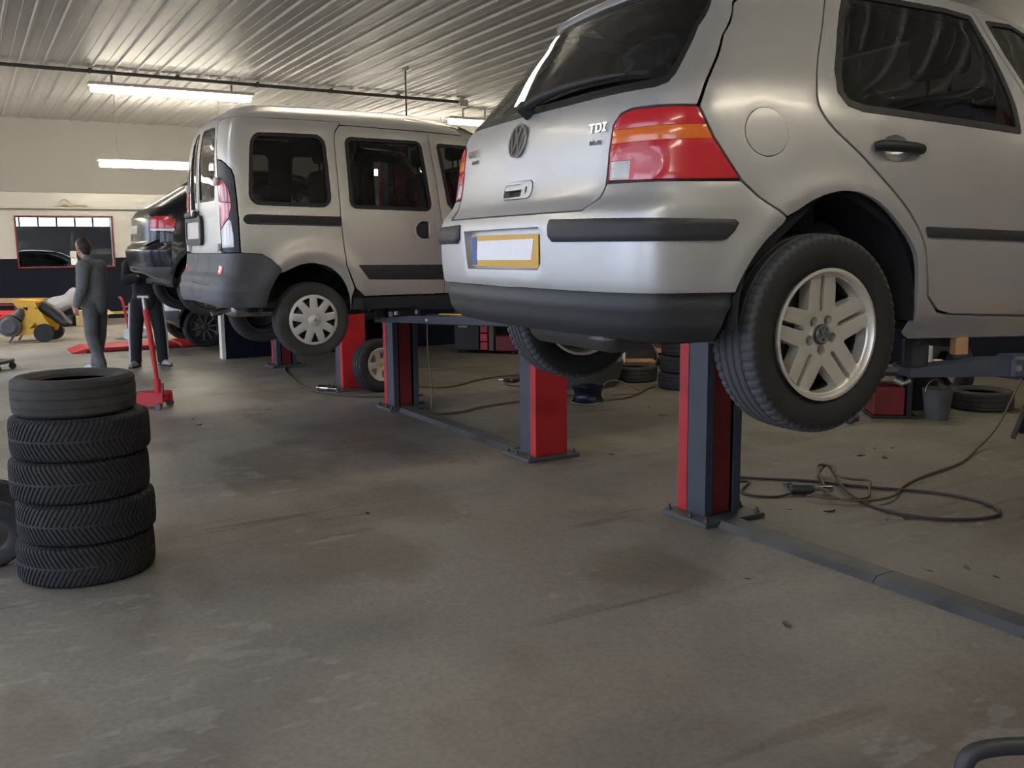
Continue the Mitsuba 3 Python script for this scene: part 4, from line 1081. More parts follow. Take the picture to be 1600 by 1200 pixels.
        add(C.key(k) + '__hub', revolve([(0, .095), (.03, .094), (.055, .085), (.06, .05)], 24), 'm_steel_dark', 40, M)
    tag(n, label, 'car')
    return C


ST = mikit.ply(tyre_mesh(.335, .215, .232, 3, 0, n=110), 'm_rubber', 35)
crossover('crossover', (2.38, 11.61, .88), .04, 'm_blackpaint', 'glossy black crossover raised on the farthest lift, seen beside the van rear doors', 0, None)
crossover('crossover_001', (3.38, 16.68, .035), 0, 'm_whitepaint', 'white crossover with dark lower trim standing on the red lift platform', 8, 'm_plastic_grey')
crossover('crossover_002', (1.0, 28.4, 0), 0, 'm_blackpaint', 'dark crossover parked behind the office window', 0, None)
# ---------------------------------------------------------------- tyres and wheels standing about
ACR = np.array([.8639, -.5036, 0])          # along the row of things on the left, square to the aisle
TOW = np.array([-.5036, -.8639, 0])


def facing(x, y, z=0., turn=0.):
    """A frame with x across the aisle, y up, z towards the aisle's near end, turned about the vertical."""
    m = basis((x, y, z), ACR, (0, 0, 1), TOW)
    return m @ np.array([[math.cos(math.radians(turn)), 0, math.sin(math.radians(turn)), 0], [0, 1, 0, 0], [-math.sin(math.radians(turn)), 0, math.cos(math.radians(turn)), 0], [0, 0, 0, 1.]])


VT_ = mikit.ply(tyre_mesh(.326, .207, .212, 0, 80, vee=True, n=800, depth=.008), 'm_rubber', 30)
VP_ = mikit.ply(tyre_mesh(.288, .185, .198, 3, 0, n=160, depth=.005), 'm_rubber_dusty', 35)
z = 0
for i, (px, lab) in enumerate(((0, 'bottom tyre of the five-tyre stack on the left'), (-6, 'second tyre from the bottom of the five-tyre stack'), (-9, 'middle tyre of the five-tyre stack'), (-11, 'winter tyre just under the smooth top tyre of the stack'), (-21, 'worn smooth tyre on top of the five-tyre stack, smaller than the others'))):
    w = .185 if i == 4 else .207
    c = np.array([.45, 5.13, 0]) + ACR * (.012 if i in (1, 3) else -.006) + TOW * .003 * i
    k = num('tyre', i)
    M = frame((c[0], c[1], z + w / 2), 37 * i, 180 * (i % 2))
    scene[k] = {**(VP_ if i == 4 else VT_), 'to_world': T(M.tolist())}
    tag(k, lab, 'tyre')
    z += w + .0005
t5 = 5
PT = mikit.ply(tyre_mesh(.315, .19, .20, 3, 0, n=110), 'm_rubber', 35)
PD = mikit.ply(tyre_mesh(.300, .185, .195, 3, 0, n=110), 'm_rubber_dusty', 35)


def lay(x, y, z, ply, lab, rx=0., rz=0., group=None):
    global t5
    k = num('tyre', t5)
    t5 += 1
    scene[k] = {**ply, 'to_world': T(frame((x, y, z), rz, rx).tolist())}
    tag(k, lab, 'tyre', group)


lay(6.98, 9.08, .094, PD, 'bare tyre lying flat on the floor beyond the black steel rim')
for q in range(3):
    lay(7.12 + .01 * q, 8.26 - .01 * q, .095 + .191 * q, PT, ('bottom', 'middle', 'top')[q] + ' tyre of the stack half hidden behind the nearest lift post')
lay(5.55, 14.02, .312, PT, 'tyre leaning on the navy partition behind the middle lift', 83, 0)
lay(8.62, 5.60, .094, PD, 'dusty tyre lying flat near the right wall under the hatchback')
lay(9.02, 6.22, .30, PD, 'dusty tyre standing on edge behind the one lying near the right wall', 88, 70)


def loose_wheel():
    k = 'loose_wheel'
    M = basis((4.02, 9.965, .302), *(lambda n: (np.cross([0, 0, 1.], n) / np.linalg.norm(np.cross([0, 0, 1.], n)), np.cross(n, np.cross([0, 0, 1.], n) / np.linalg.norm(np.cross([0, 0, 1.], n))), n))(np.array([.22, -.965, .14]) / np.linalg.norm([.22, -.965, .14])))
    scene[k + '__tyre'] = {**mikit.ply(tyre_mesh(.302, .185, .185, 3, 60, n=240), 'm_rubber', 35), 'to_world': T(M.tolist())}
    rin = .176
    face = ellipse(0, 0, rin, rin, 72)
    cuts = []
    for q in range(5):
        c = q * 72
        def pol(r, a):
            return (r * math.cos(math.radians(a)), r * math.sin(math.radians(a)))
        cuts.append(rnd(Polygon([pol(rin - .02, c - 20), pol(rin - .02, c + 20), pol(.075, c + 14), pol(.075, c - 14)]), .008))
    add(k + '__spoke_face', plate(face.difference(unary_union(cuts)), .014, lambda x, y: .055 + .02 * np.hypot(x, y) / rin, .03), 'm_alloy', 40, M)
    add(k + '__barrel', rim_barrel(.188, .17), 'm_alloy', 40, M)
    add(k + '__hub', revolve([(0, .066), (.028, .064), (.034, .05)], 24), 'm_yellow_pale', 40, M)
    tag(k, 'alloy wheel with tyre leaning on the foot of the farther red lift post', 'wheel')


loose_wheel()
add('steel_rim', revolve([(.176, 0), (.180, .006), (.170, .012), (.158, .03), (.150, .05), (.138, .08), (.145, .11), (.155, .14), (.166, .16), (.174, .168), (.176, .174), (.166, .172), (.150, .15), (.130, .10), (.128, .08), (.140, .05), (.150, .02), (.165, .004)], 56, closed=True), 'm_blue_black', 40, frame((5.58, 8.02, 0)))
add('steel_rim__centre_disc', plate(ellipse(0, 0, .148, .148).difference(unary_union([ellipse(0, 0, .032, .032)] + [ellipse(.10 * math.cos(a), .10 * math.sin(a), .018, .012) for a in np.arange(8) * math.pi / 4])), .02, lambda x, y: .13 + .02 * np.cos(np.hypot(x, y) * 30), .006), 'm_blue_black', 40, frame((5.58, 8.02, 0)))
add('steel_rim__edge', tube([(.178 * math.cos(a), .178 * math.sin(a), .006) for a in np.linspace(0, 2 * math.pi, 49)], .0055, 8), 'm_steel', 40, frame((5.58, 8.02, 0)))
tag('steel_rim', 'bare black steel wheel rim lying on the floor between the lifts', 'wheel rim')

# small trolley wheel at the left edge
M = facing(.015, 5.42, .176, 24)
add('hand_truck__wheel', revolve([(.10, -.03), (.13, -.045), (.165, -.042), (.176, -.02), (.177, 0), (.176, .02), (.165, .042), (.13, .045), (.10, .03)], 48), 'm_rubber', 40, M)
add('hand_truck__wheel__rim', revolve([(0, .035), (.03, .034), (.035, .01), (.085, .006), (.10, .026), (.104, -.03)], 40), 'm_steel_dark', 40, M)
add('hand_truck__axle', cyl((0, 0, -.5), (0, 0, .05), .012, 10), 'm_steel_dark', False, M)
M2 = facing(.015, 5.42, 0, 24)
add('hand_truck__frame', cat(tube([(-.02, .176, -.07), (-.16, .5, -.07), (-.35, 1.05, -.07), (-.48, 1.15, -.08)], .016, 10, resample=20), tube([(-.02, .176, -.43), (-.16, .5, -.43), (-.35, 1.05, -.43), (-.48, 1.15, -.42)], .016, 10, resample=20), cyl((-.16, .5, -.07), (-.16, .5, -.43), .012, 8), cyl((-.30, .9, -.07), (-.30, .9, -.43), .012, 8)), 'm_black', 40, M2)
add('hand_truck__toe_plate', bx(-.36, -.10, .002, .012, -.48, -.02), 'm_steel_dark', False, M2)
M3 = facing(.015, 5.42, 0, 24) @ frame((0, 0, -.5))
add('hand_truck__wheel_001', revolve([(.0, .02), (.10, .03), (.13, .045), (.165, .042), (.177, 0), (.165, -.042), (.13, -.045), (.10, -.03), (0, -.02)], 40), 'm_rubber', 40, M @ frame((0, 0, -.5)))
tag('hand_truck', 'black hand truck wheel beside the tyre stack, cut by the left edge', 'hand truck')

# trolley jack with its long red handle, behind the stack
M = facing(1.67, 10.18, 0, -6)
add('trolley_jack__side_plate', hullpts([(x, y, z_) for z_ in (.10, .11) for x, y in ((-.62, .05), (-.62, .12), (-.1, .17), (.09, .17), (.09, .04), (-.3, .03))]), 'm_red', False, M)
add('trolley_jack__side_plate_001', hullpts([(x, y, z_) for z_ in (-.12, -.11) for x, y in ((-.62, .05), (-.62, .12), (-.1, .17), (.09, .17), (.09, .04), (-.3, .03))]), 'm_red', False, M)
add('trolley_jack__handle_socket', cat(cyl((.0, .10, 0), (-.012, .30, 0), .036, 16), bx(-.06, .06, .06, .14, -.11, .10, .01)), 'm_red', 30, M)
add('trolley_jack__handle', tube([(-.010, .24, 0), (-.03, .5, 0), (-.06, .8, 0), (-.088, 1.02, 0)], np.array([.020, .024, .028, .030]), 14), 'm_red', 40, M)
add('trolley_jack__grip', cat(cyl((-.088, 1.02, 0), (-.100, 1.15, 0), .022, 14), cyl((-.16, 1.15, 0), (-.04, 1.15, 0), .020, 12)), 'm_steel', 40, M)
add('trolley_jack__lift_arm', hullpts([(x, y, z_) for z_ in (-.05, .05) for x, y in ((-.12, .10), (-.12, .15), (-.56, .19), (-.56, .15))]), 'm_red_dark', False, M)
add('trolley_jack__saddle', revolve([(0, .0), (.05, .0), (.055, .03), (.04, .035), (0, .025)], 24), 'm_steel_dark', 40, M @ basis((-.54, .19, 0), (1, 0, 0), (0, 0, -1), (0, 1, 0)))
for q, (x, z_) in enumerate(((-.56, .14), (-.56, -.14), (.05, .13), (.05, -.13))):
    add(num('trolley_jack__wheel', q), cyl((x, .045 if q < 2 else .035, z_ - .02), (x, .045 if q < 2 else .035, z_ + .02), .045 if q < 2 else .035, 20), 'm_steel_dark', 40, M)
add('trolley_jack__pump_lever', hullpts([(x, y, z_) for z_ in (.06, .08) for x, y in ((.06, .12), (.09, .12), (.085, .27), (.07, .26))]), 'm_red_dark', False, M)
tag('trolley_jack', 'red trolley jack with an upright red handle behind the tyre stack', 'jack')

# yellow wheeled machine by the far wall
M = facing(1.22, 18.94, 0, 8)
pp = lambda pts: Polygon([((x - 70) / 86, (534 - y) / 86) for x, y in pts])
side = rnd(pp([(23, 468), (57, 470), (61, 481), (80, 512), (77, 519), (70, 521), (27, 524), (38, 503), (40, 492), (33, 482)]), .01)
cutw = [pp([(39, 480), (49, 480), (46, 486)]), pp([(48, 513), (57, 503), (60, 512)]), pp([(56, 482), (60, 480), (62, 483)])]
body = side.difference(unary_union(cutw))
for q, zz in enumerate((0, -.46)):
    add(num('yellow_machine__side_plate', q), extrude(body, zz - .025, zz), 'm_yellow', False, M)
add('yellow_machine__top_tray', hullpts([(x, y, z_) for z_ in (-.45, -.03) for x, y in ((-.52, .755), (-.16, .735), (-.16, .70), (-.50, .71))]), 'm_yellow', False, M)
for q, zz in enumerate((.05, -.51)):
    add(num('yellow_machine__wheel', q), cat(cyl((0, .165, zz - .045), (0, .165, zz + .045), .165, 32), cyl((0, .165, zz - .05), (0, .165, zz + .05), .07, 20)), 'm_rubber', 30, M)
add('yellow_machine__axle', cyl((0, .165, -.5), (0, .165, .04), .02, 10), 'm_steel_dark', False, M)
add('yellow_machine__drum', cat(tube([(-.56, .30, .12), (-.57, .295, -.1), (-.58, .29, -.45)], np.array([.19, .20, .18]), 28), tube([(-.56, .30, .16), (-.56, .30, .10)], np.array([.12, .19]), 28), tube([(-.45, .45, .02), (-.40, .52, .0), (-.38, .60, -.02)], np.array([.11, .09, .06]), 14)), 'm_plastic_grey', 40, M)
add('yellow_machine__stand_leg', cat(cyl((-.52, .14, .0), (-.62, .0, .02), .018, 10), cyl((-.52, .14, -.44), (-.62, .0, -.44), .018, 10)), 'm_steel_dark', False, M)
add('yellow_machine__black_hose', tube([(-.10, .66, -.2), (.05, .55, -.2), (.22, .42, -.16), (.35, .33, -.10), (.42, .36, -.06)], np.array([.10, .12, .11, .08, .05]), 16, resample=30), 'm_black', 40, M)
tag('yellow_machine', 'yellow two-wheeled workshop machine with a dark drum, left of the first man', 'machine')
# stock piled along the far wall behind it
M = facing(2.02, 22.7, 0, 0)
add('white_sack', blob([((-.36, .44, 0), .20, (-.06, .54, .0), .15), ((-.06, .54, 0), .16, (.08, .74, .02), .10)], .05), 'm_sack', 40, M)
tag('white_sack', 'pale sack slumped on the pile behind the yellow machine', 'sack')
add('paper_bundle', cat(*[hullpts([(.20 + .05 * math.cos(a) , .62 + .05 * math.sin(a), -.03), (.30 + .20 * math.cos(a), .74 + .15 * math.sin(a), .0), (.30 + .20 * math.cos(a + .9), .74 + .15 * math.sin(a + .9), .01), (.22, .60, .03)]) for a in np.arange(0, 6.2, .9)]), 'm_cream', False, M)
tag('paper_bundle', 'crumpled cream paper on top of the pale sack', 'paper')
add('cardboard_box', cat(bx(.12, .66, 0, .34, -.3, .1, .008)), 'm_card', False, M)
add('cardboard_box__flap', hullpts([(.66, .34, -.3), (.66, .34, .1), (.82, .24, .1), (.82, .24, -.3), (.66, .335, .1), (.82, .235, .1)]), 'm_card', False, M)
tag('cardboard_box', 'open brown cardboard box right of the pale sack by the far wall', 'box')
add('sack_plinth', bx(-.55, .04, 0, .22, -.35, .2, .01), 'm_plastic_dark', False, M)
tag('sack_plinth', 'low dark crate carrying the pale sack', 'crate')
M = facing(.78, 23.6, 0, 0)
for q in range(3):
    k = num('red_crate', q)
    x = -.62 + .52 * q
    add(k, cat(bx(x, x + .48, 0, .06, -.3, .1, .01), bx(x, x + .48, .10, .20, -.3, .1, .01), bx(x, x + .48, .24, .34 if q < 2 else .30, -.3, .1, .01), bx(x + .02, x + .46, .02, .30, -.28, .08)), 'm_red_bright' if q != 2 else 'm_red', False, M)
    tag(k, ('leftmost red slatted crate by the far wall', 'middle red slatted crate behind the yellow machine', 'right-hand low red slatted crate by the far wall')[q], 'crate')
add('timber_rack__board', bx(-.75, .85, .50, .60, -.25, .05, .006), 'm_card', False, M)
for q, x in enumerate((-.70, .02, .78)):
    add(num('timber_rack__upright', q), bx(x, x + .05, 0, .50, -.36, -.31, .004), 'm_wood', False, M)
add('timber_rack__board_001', bx(-.75, .85, .44, .49, -.37, .0, .006), 'm_red_dark', False, M)
tag('timber_rack', 'low brown timber rack over the red crates by the far wall', 'rack')
# red lift platform on the floor, red upright trolley
for q, (x0, x1) in enumerate(((1.62, 2.38), (2.44, 3.02), (3.08, 5.6))):
    add(num('lift_platform__plate', q), bx(x0, x1, 16.36, 17.30, .02, .075, .008), 'm_red' if q < 2 else 'm_red_bright')
add('lift_platform__ramp', hullpts([(1.62, 16.36, 0), (1.62, 17.30, 0), (1.62, 16.36, .07), (1.62, 17.30, .07), (1.42, 16.40, 0), (1.42, 17.26, 0), (1.42, 16.40, .012), (1.42, 17.26, .012)]), 'm_red')
add('lift_platform__base', bx(1.64, 5.58, 16.40, 17.26, 0, .03), 'm_steel_dark')
tag('lift_platform', 'low red floor lift platform under the white crossover', 'lift platform')
M = facing(2.60, 18.55, 0, -20)
add('red_sack_truck__upright', tube([(-.10, .78, .1), (-.06, .76, .1), (-.02, .6, .08), (.02, .3, .06), (.05, .1, .05)], .022, 12, resample=20), 'm_red', 40, M)
add('red_sack_truck__upright_001', tube([(-.10, .78, -.25), (-.06, .76, -.25), (-.02, .6, -.25), (.02, .3, -.25), (.05, .1, -.25)], .022, 12, resample=20), 'm_red', 40, M)
add('red_sack_truck__cross_bar', cat(cyl((-.02, .6, .08), (-.02, .6, -.25), .015, 8), cyl((.02, .3, .06), (.02, .3, -.25), .015, 8)), 'm_red', False, M)
for q, zz in enumerate((.10, -.30)):
    add(num('red_sack_truck__wheel', q), cyl((.06, .10, zz - .03), (.06, .10, zz + .03), .10, 24), 'm_steel', 30, M)
add('red_sack_truck__toe_plate', bx(-.22, .05, .0, .02, -.3, .12), 'm_steel_dark', False, M)
tag('red_sack_truck', 'red tubular sack truck standing behind the man in dark tracksuit', 'hand truck')
M = facing(.33, 14.5, 0, 0)
add('grey_trolley__deck', bx(-.7, .02, .09, .14, -.4, .05, .01), 'm_plastic_grey', False, M)
add('grey_trolley__motor', tube([(-.14, .20, -.1), (-.14, .22, -.02), (-.13, .2, .03)], np.array([.07, .09, .05]), 16), 'm_plastic_grey', 40, M)
for q, (x, zz) in enumerate(((.0, .03), (-.62, .03), (.0, -.36), (-.62, -.36))):
    add(num('grey_trolley__castor', q), cyl((x, .045, zz - .015), (x, .045, zz + .015), .045, 20), 'm_rubber', 30, M)
tag('grey_trolley', 'grey low trolley on castors at the left edge behind the tyre stack', 'trolley')
# sheet left on the ledge above the window
pts = [(2.05 + .62 * t, Y1 - .125 + .02 * math.sin(9 * t), 2.672 + .085 * math.exp(-((t - .25) / .13)**2) + .03 * math.exp(-((t - .75) / .2)**2)) for t in np.linspace(0, 1, 20)]
add('dust_sheet', blob([(pts[i], .02 + .05 * math.exp(-((i - 5) / 3.)**2), pts[i + 1], .02 + .05 * math.exp(-((i - 4) / 3.)**2)) for i in range(19)], .04, 6), 'm_cream', 40)
tag('dust_sheet', 'crumpled beige sheet lying on the ledge above the office window', 'sheet')

# ---------------------------------------------------------------- clutter below and behind the hatchback
M = facing(6.55, 12.95, 0, -18)
add('tool_cabinet__body', bx(-.05, .36, .05, .72, -.45, .0, .01), 'm_black', False, M)
for q in range(5):
    add(num('tool_cabinet__drawer', q), bx(.38, .50, .06 + q * .132, .18 + q * .132, -.42, .012, .006), 'm_red', False, M)
add('tool_cabinet__column', bx(.52, .60, .05, .72, -.42, .01, .006), 'm_steel_dark', False, M)
add('tool_cabinet__warning_label', bx(.02, .17, .40, .48, .0005, .003), 'm_yellow_pale', False, M)
add('tool_cabinet__side_box', bx(.62, .98, .05, .28, -.4, .0, .012), 'm_red_dark', False, M)
add('tool_cabinet__shelf', bx(.60, .98, .44, .47, -.4, .0, .004), 'm_steel_dark', False, M)
for q, (x, zz) in enumerate(((.0, -.05), (.9, -.05), (.0, -.4), (.9, -.4))):
    add(num('tool_cabinet__castor', q), cyl((x, .027, zz - .015), (x, .027, zz + .015), .027, 14), 'm_rubber', False, M)
tag('tool_cabinet', 'black and red tool cabinet with a yellow label, beyond the middle lift', 'cabinet')
add('drain_tub', cat(tube([(0, 0, .0), (0, 0, .02), (0, 0, .26), (0, 0, .30)], np.array([.34, .36, .42, .43]), 36)), 'm_green_grey', 40, frame((6.25, 8.98, 0)) @ np.diag([1.05, .8, 1, 1]))
tag('drain_tub', 'dark grey green tub on the floor behind the hatchback far wheel', 'tub')
# bench with timber top behind the hatchback
M = facing(7.95, 9.85, 0, 0)
for q, (x, zz) in enumerate(((-.42, 0), (.14, 0), (-.42, -.5), (.46, -.5), (.46, 0))):
    add(num('work_bench__leg', q), bx(x - .018, x + .018, 0, .80, zz - .018, zz + .018, .004), 'm_offwhite', False, M)
add('work_bench__top', bx(-.50, .52, .80, .84, -.56, .06, .006), 'm_wood', False, M)
add('work_bench__lower_shelf', bx(.02, .50, .20, .25, -.54, .05, .004), 'm_wood', False, M)
add('work_bench__back_panel', bx(-.40, .44, .28, .76, -.50, -.48, .002), 'm_green_grey', False, M)
tag('work_bench', 'pale legged bench with a low timber shelf in the dim corner behind the hatchback', 'bench')
for q, (x, y, zz, a, b, c, m, lab) in enumerate(((.25, -.2, .252, .30, .28, .16, 'm_red_dark', 'dark red box on the low timber shelf of the bench'), (.30, -.25, 0, .40, .36, .17, 'm_black', 'black box on the floor under the low timber shelf'),
                                                (-.20, .02, .0, .36, .30, .09, 'm_orange', 'flat orange tray on the floor before the pale legged bench'), (-.16, -.3, 0, .40, .30, .24, 'm_plastic_dark', 'dark grey box on the floor under the pale legged bench'), (.0, -.2, .842, .30, .26, .20, 'm_card', 'brown box on top of the pale legged bench'))):
    k = num('storage_box', q)
    add(k, bx(x - a / 2, x + a / 2, zz, zz + c, y - b / 2, y + b / 2, .01), m, False, M)
    add(k + '__lid', bx(x - a / 2 - .008, x + a / 2 + .008, zz + c, zz + c + .02, y - b / 2 - .008, y + b / 2 + .008, .005), m if q != 2 else 'm_wood', False, M)
    tag(k, lab, 'box')
# red service trolley, cans, bucket and bin to the right of the near wheel
M = facing(7.42, 5.72, 0, -8)
add('service_trolley__lower_cabinet', bx(-.16, .12, .03, .30, -.35, .05, .01), 'm_red_dark', False, M)
add('service_trolley__post', cat(bx(.13, .20, .0, .72, -.2, -.12, .006), bx(.14, .19, .0, .40, -.02, .03, .004)), 'm_black', False, M)
add('service_trolley__shelf', bx(-.20, .52, .40, .44, -.35, .05, .006), 'm_black', False, M)
add('service_trolley__back_panel', bx(-.20, .02, .44, .80, -.38, -.34, .006), 'm_red_dark', False, M)
add('service_trolley__foot', bx(-.18, .24, .0, .028, -.36, .06, .006), 'm_black', False, M)
add('service_trolley__end_post', bx(.47, .50, .0, .40, -.30, -.26, .004), 'm_black', False, M)
add('service_trolley__valve', cat(cyl((.02, .36, .03), (.10, .33, .05), .03, 12), cyl((.10, .33, .05), (.16, .36, .05), .022, 12)), 'm_steel', 30, M)
tag('service_trolley', 'dark red service trolley standing beyond the hatchback near wheel', 'trolley')
for q, (x, yy, r, hh, m, lab) in enumerate(((.22, .44, .05, .30, 'm_steel', 'tall shiny metal can at the left on the service trolley shelf'), (.335, .44, .04, .26, 'm_offwhite', 'pale spray can on the service trolley shelf'), (.43, .44, .055, .10, 'm_white', 'short white tin with a red band on the service trolley shelf'))):
    k = num('can', q)
    Mq = M @ basis((x, yy, -.05 - .02 * q), (1, 0, 0), (0, 0, -1), (0, 1, 0))
    add(k + '__body', revolve([(0, .001), (r, .001), (r, hh - .02), (r * .8, hh), (0, hh)], 28), m, 40, Mq)
    add(k + '__band' if q == 2 else k + '__cap', revolve([(r + .001, hh * .66), (r + .001, hh * .95)] if q == 2 else [(r * .5, hh), (r * .5, hh + .03), (0, hh + .03)], 28), 'm_red_bright' if q == 2 else 'm_offwhite', 40, Mq)
    tag(k, lab, 'can')
Mb = frame((7.72, 5.44, 0))
add('grey_bucket', revolve([(.0, .0), (.10, .0), (.135, .28), (.14, .29), (.13, .29), (.098, .02), (0, .02)], 32), 'm_plastic_grey', 40, Mb)
add('grey_bucket__handle', tube([(.138 * math.cos(t), .03, .27 + .10 * math.sin(t)) for t in np.linspace(0, math.pi, 16)], .005, 8), 'm_steel', 40, Mb)
tag('grey_bucket', 'grey bucket with a wire handle right of the service trolley', 'bucket')
add('rag', blob([((7.02, 5.78, .035), .04, (6.92, 5.84, .04), .05), ((6.92, 5.84, .04), .04, (6.88, 5.72, .03), .035)], .02, 6), 'm_plastic_grey', 40)
tag('rag', 'crumpled grey rag on the floor below the hatchback near wheel', 'rag')
add('bin', revolve([(0, 0), (.16, 0), (.21, .42), (.215, .43), (.20, .43), (.15, .02), (0, .02)], 32), 'm_black', 40, frame((8.10, 5.95, 0)))
add('bin__rim', revolve([(.21, .40), (.225, .41), (.225, .435), (.205, .435)], 32), 'm_plastic_dark', 40, frame((8.10, 5.95, 0)))
tag('bin', 'black bin in the dim corner under the hatchback sill', 'bin')
M = frame((7.62, 4.50, 0), 20)
for q in range(3):
    a = q * 2.094 + .5
    add(num('axle_stand__leg', q), hullpts([(.03 * math.cos(a + d), .03 * math.sin(a + d), .34) for d in (-.8, .8, 2.5)] + [(.17 * math.cos(a + d), .17 * math.sin(a + d), zz) for d in (-.14, .14) for zz in (0, .02)]), 'm_black', False, M)
add('axle_stand__post', cat(cyl((0, 0, .28), (0, 0, .46), .022, 12), bx(-.05, .05, -.025, .025, .46, .485, .006)), 'm_steel_dark', False, M)
tag('axle_stand', 'black three-legged axle stand at the right edge under the hatchback', 'axle stand')
add('wood_block', bx(-.024, .024, -.02, .02, 0, .062, .003), 'm_wood', False, frame((3.05, 2.075, 1.2258), -24))
tag('wood_block', 'brown wooden block on the near lift arm under the hatchback sill', 'block')
# black tubular handle in the lower right corner
Mh = facing(1.409, .905, 0, 4)
hz = [(0, .0, 0), (0, .55, 0), (0, .715, 0), (.004, .742, 0), (.014, .757, 0), (.034, .764, 0), (.12, .764, -.005), (.30, .760, -.01), (.40, .758, -.01), (.43, .75, -.01), (.445, .72, -.01), (.445, .5, -.01), (.445, 0.03, -.01)]
add('push_trolley__handle', tube(hz[2:-2], .0150, 16, resample=70), 'm_plastic_dark', 50, Mh)
add('push_trolley__upright', cat(cyl((0, .05, 0), (0, .72, 0), .0140, 14), cyl((.445, .05, -.01), (.445, .725, -.01), .0140, 14)), 'm_plastic_dark', 50, Mh)
add('push_trolley__tray', cat(bx(-.02, .465, .09, .12, -.02, .6, .01), bx(-.02, .465, .12, .20, -.02, -.005, .004)), 'm_plastic_dark', False, Mh)
for q, (x, zz) in enumerate(((0, 0), (.445, 0), (0, .56), (.445, .56))):
    add(num('push_trolley__castor', q), cat(cyl((x, .04, zz - .014), (x, .04, zz + .014), .04, 20), bx(x - .012, x + .012, .04, .09, zz - .02, zz + .02)), 'm_rubber', False, Mh)
tag('push_trolley', 'black tubular trolley handle in the lower right corner', 'trolley')

# ---------------------------------------------------------------- air hoses and guns


def hose(k, pts, r, m, label, n=90):
    p = [(q[0], q[1], q[2] if len(q) > 2 else r + .002) for q in pts]
    add(k, tube(p, r, 8, resample=n), m, 50)
    tag(k, label, 'hose')


hose('air_hose', [(4.40, 4.90), (4.59, 4.75), (4.72, 4.6), (4.93, 4.39), (5.05, 4.17), (5.27, 3.89), (5.41, 3.61), (5.37, 3.36), (5.26, 3.25), (5.06, 3.25), (4.84, 3.39), (4.75, 3.62), (4.81, 3.91), (4.93, 4.14, .03), (5.10, 4.36, .05), (5.18, 4.50, .07), (5.08, 4.46, .05), (4.9, 4.28, .03), (4.8, 4.16, .03)], .0095, 'm_hose_dark', 'dark air hose looping widely over the floor right of the nearest post', 160)
hose('air_hose_001', [(4.56, 4.10, .03), (4.66, 3.94, .03), (4.80, 3.86, .03), (5.04, 4.01, .04), (5.14, 4.11, .05), (5.07, 4.19, .05), (5.06, 4.30, .06), (5.16, 4.42, .08), (5.15, 4.50, .08), (4.97, 4.36, .05), (4.75, 4.1, .03), (4.67, 3.90, .03), (4.83, 3.80, .03), (5.29, 3.95), (5.74, 4.09), (6.25, 4.19), (6.81, 4.41, .03), (7.15, 4.48, .15), (7.36, 4.51, .34), (7.53, 4.55, .47), (7.9, 4.6, .9)], .0085, 'm_hose_brown', 'brown air hose knotted on the floor and rising to the right', 170)
hose('air_hose_002', [(4.42, 4.66), (4.56, 4.62), (4.42, 4.52), (4.31, 4.40), (4.36, 4.28), (4.46, 4.23), (4.56, 4.22, .03)], .008, 'm_hose_dark', 'short dark hose curling to the air gun beside the nearest post', 60)
hose('air_hose_003', [(3.78, 12.66), (3.70, 12.5), (3.55, 11.84), (3.42, 11.08), (3.37, 10.55), (3.40, 10.18), (3.53, 9.86), (3.72, 9.62), (3.95, 9.46), (4.3, 9.36)], .011, 'm_hose_dark', 'dark air hose curving from the farthest post to the chrome air gun', 80)
hose('air_hose_004', [(4.40, 10.0), (4.53, 9.96), (4.72, 9.76), (4.95, 9.8), (5.28, 10.02), (5.68, 10.17), (6.07, 10.19), (6.4, 10.1)], .011, 'm_hose_brown', 'brown hose lying on the floor behind the middle lift post', 60)
hose('air_hose_005', [(3.96, 8.55), (3.9, 8.40), (3.97, 8.18), (4.12, 8.16), (4.4, 8.28), (4.66, 8.35), (5.0, 8.41), (5.4, 8.5), (5.69, 8.4), (5.58, 8.25), (5.52, 8.2)], .011, 'm_hose_brown', 'brown hose running from the middle lift post to the black steel rim', 70)
hose('air_hose_006', [(3.97, 8.47, .012), (3.985, 8.455, .21), (3.955, 8.455, .53), (3.945, 8.45, .79), (3.955, 8.46, .97)], .008, 'm_hose_yellow', 'thin hose hanging upright beside the middle lift post', 40)
hose('air_hose_007', [(5.80, 9.55), (5.67, 9.76), (5.5, 9.62), (5.48, 9.44), (5.6, 9.36), (5.85, 9.3)], .010, 'm_hose_brown', 'small loop of brown hose left of the red near post of the middle lift', 50)
hose('air_hose_008', [(5.74, 8.0), (5.95, 7.96), (6.19, 8.04), (6.69, 8.38), (7.28, 8.80), (7.40, 9.0, .12), (7.42, 9.2, .35), (7.6, 9.6, .55)], .009, 'm_hose_brown', 'brown hose running from the steel rim past the flat tyre', 60)
hose('air_hose_009', [(5.9, 8.4), (6.16, 8.56, .06), (6.40, 8.62, .09), (6.52, 8.50, .03), (6.48, 8.29), (6.3, 8.12), (6.17, 8.05, .03), (5.95, 8.1, .03)], .008, 'm_hose_yellow', 'thin pale hose looped beside the steel rim', 50)
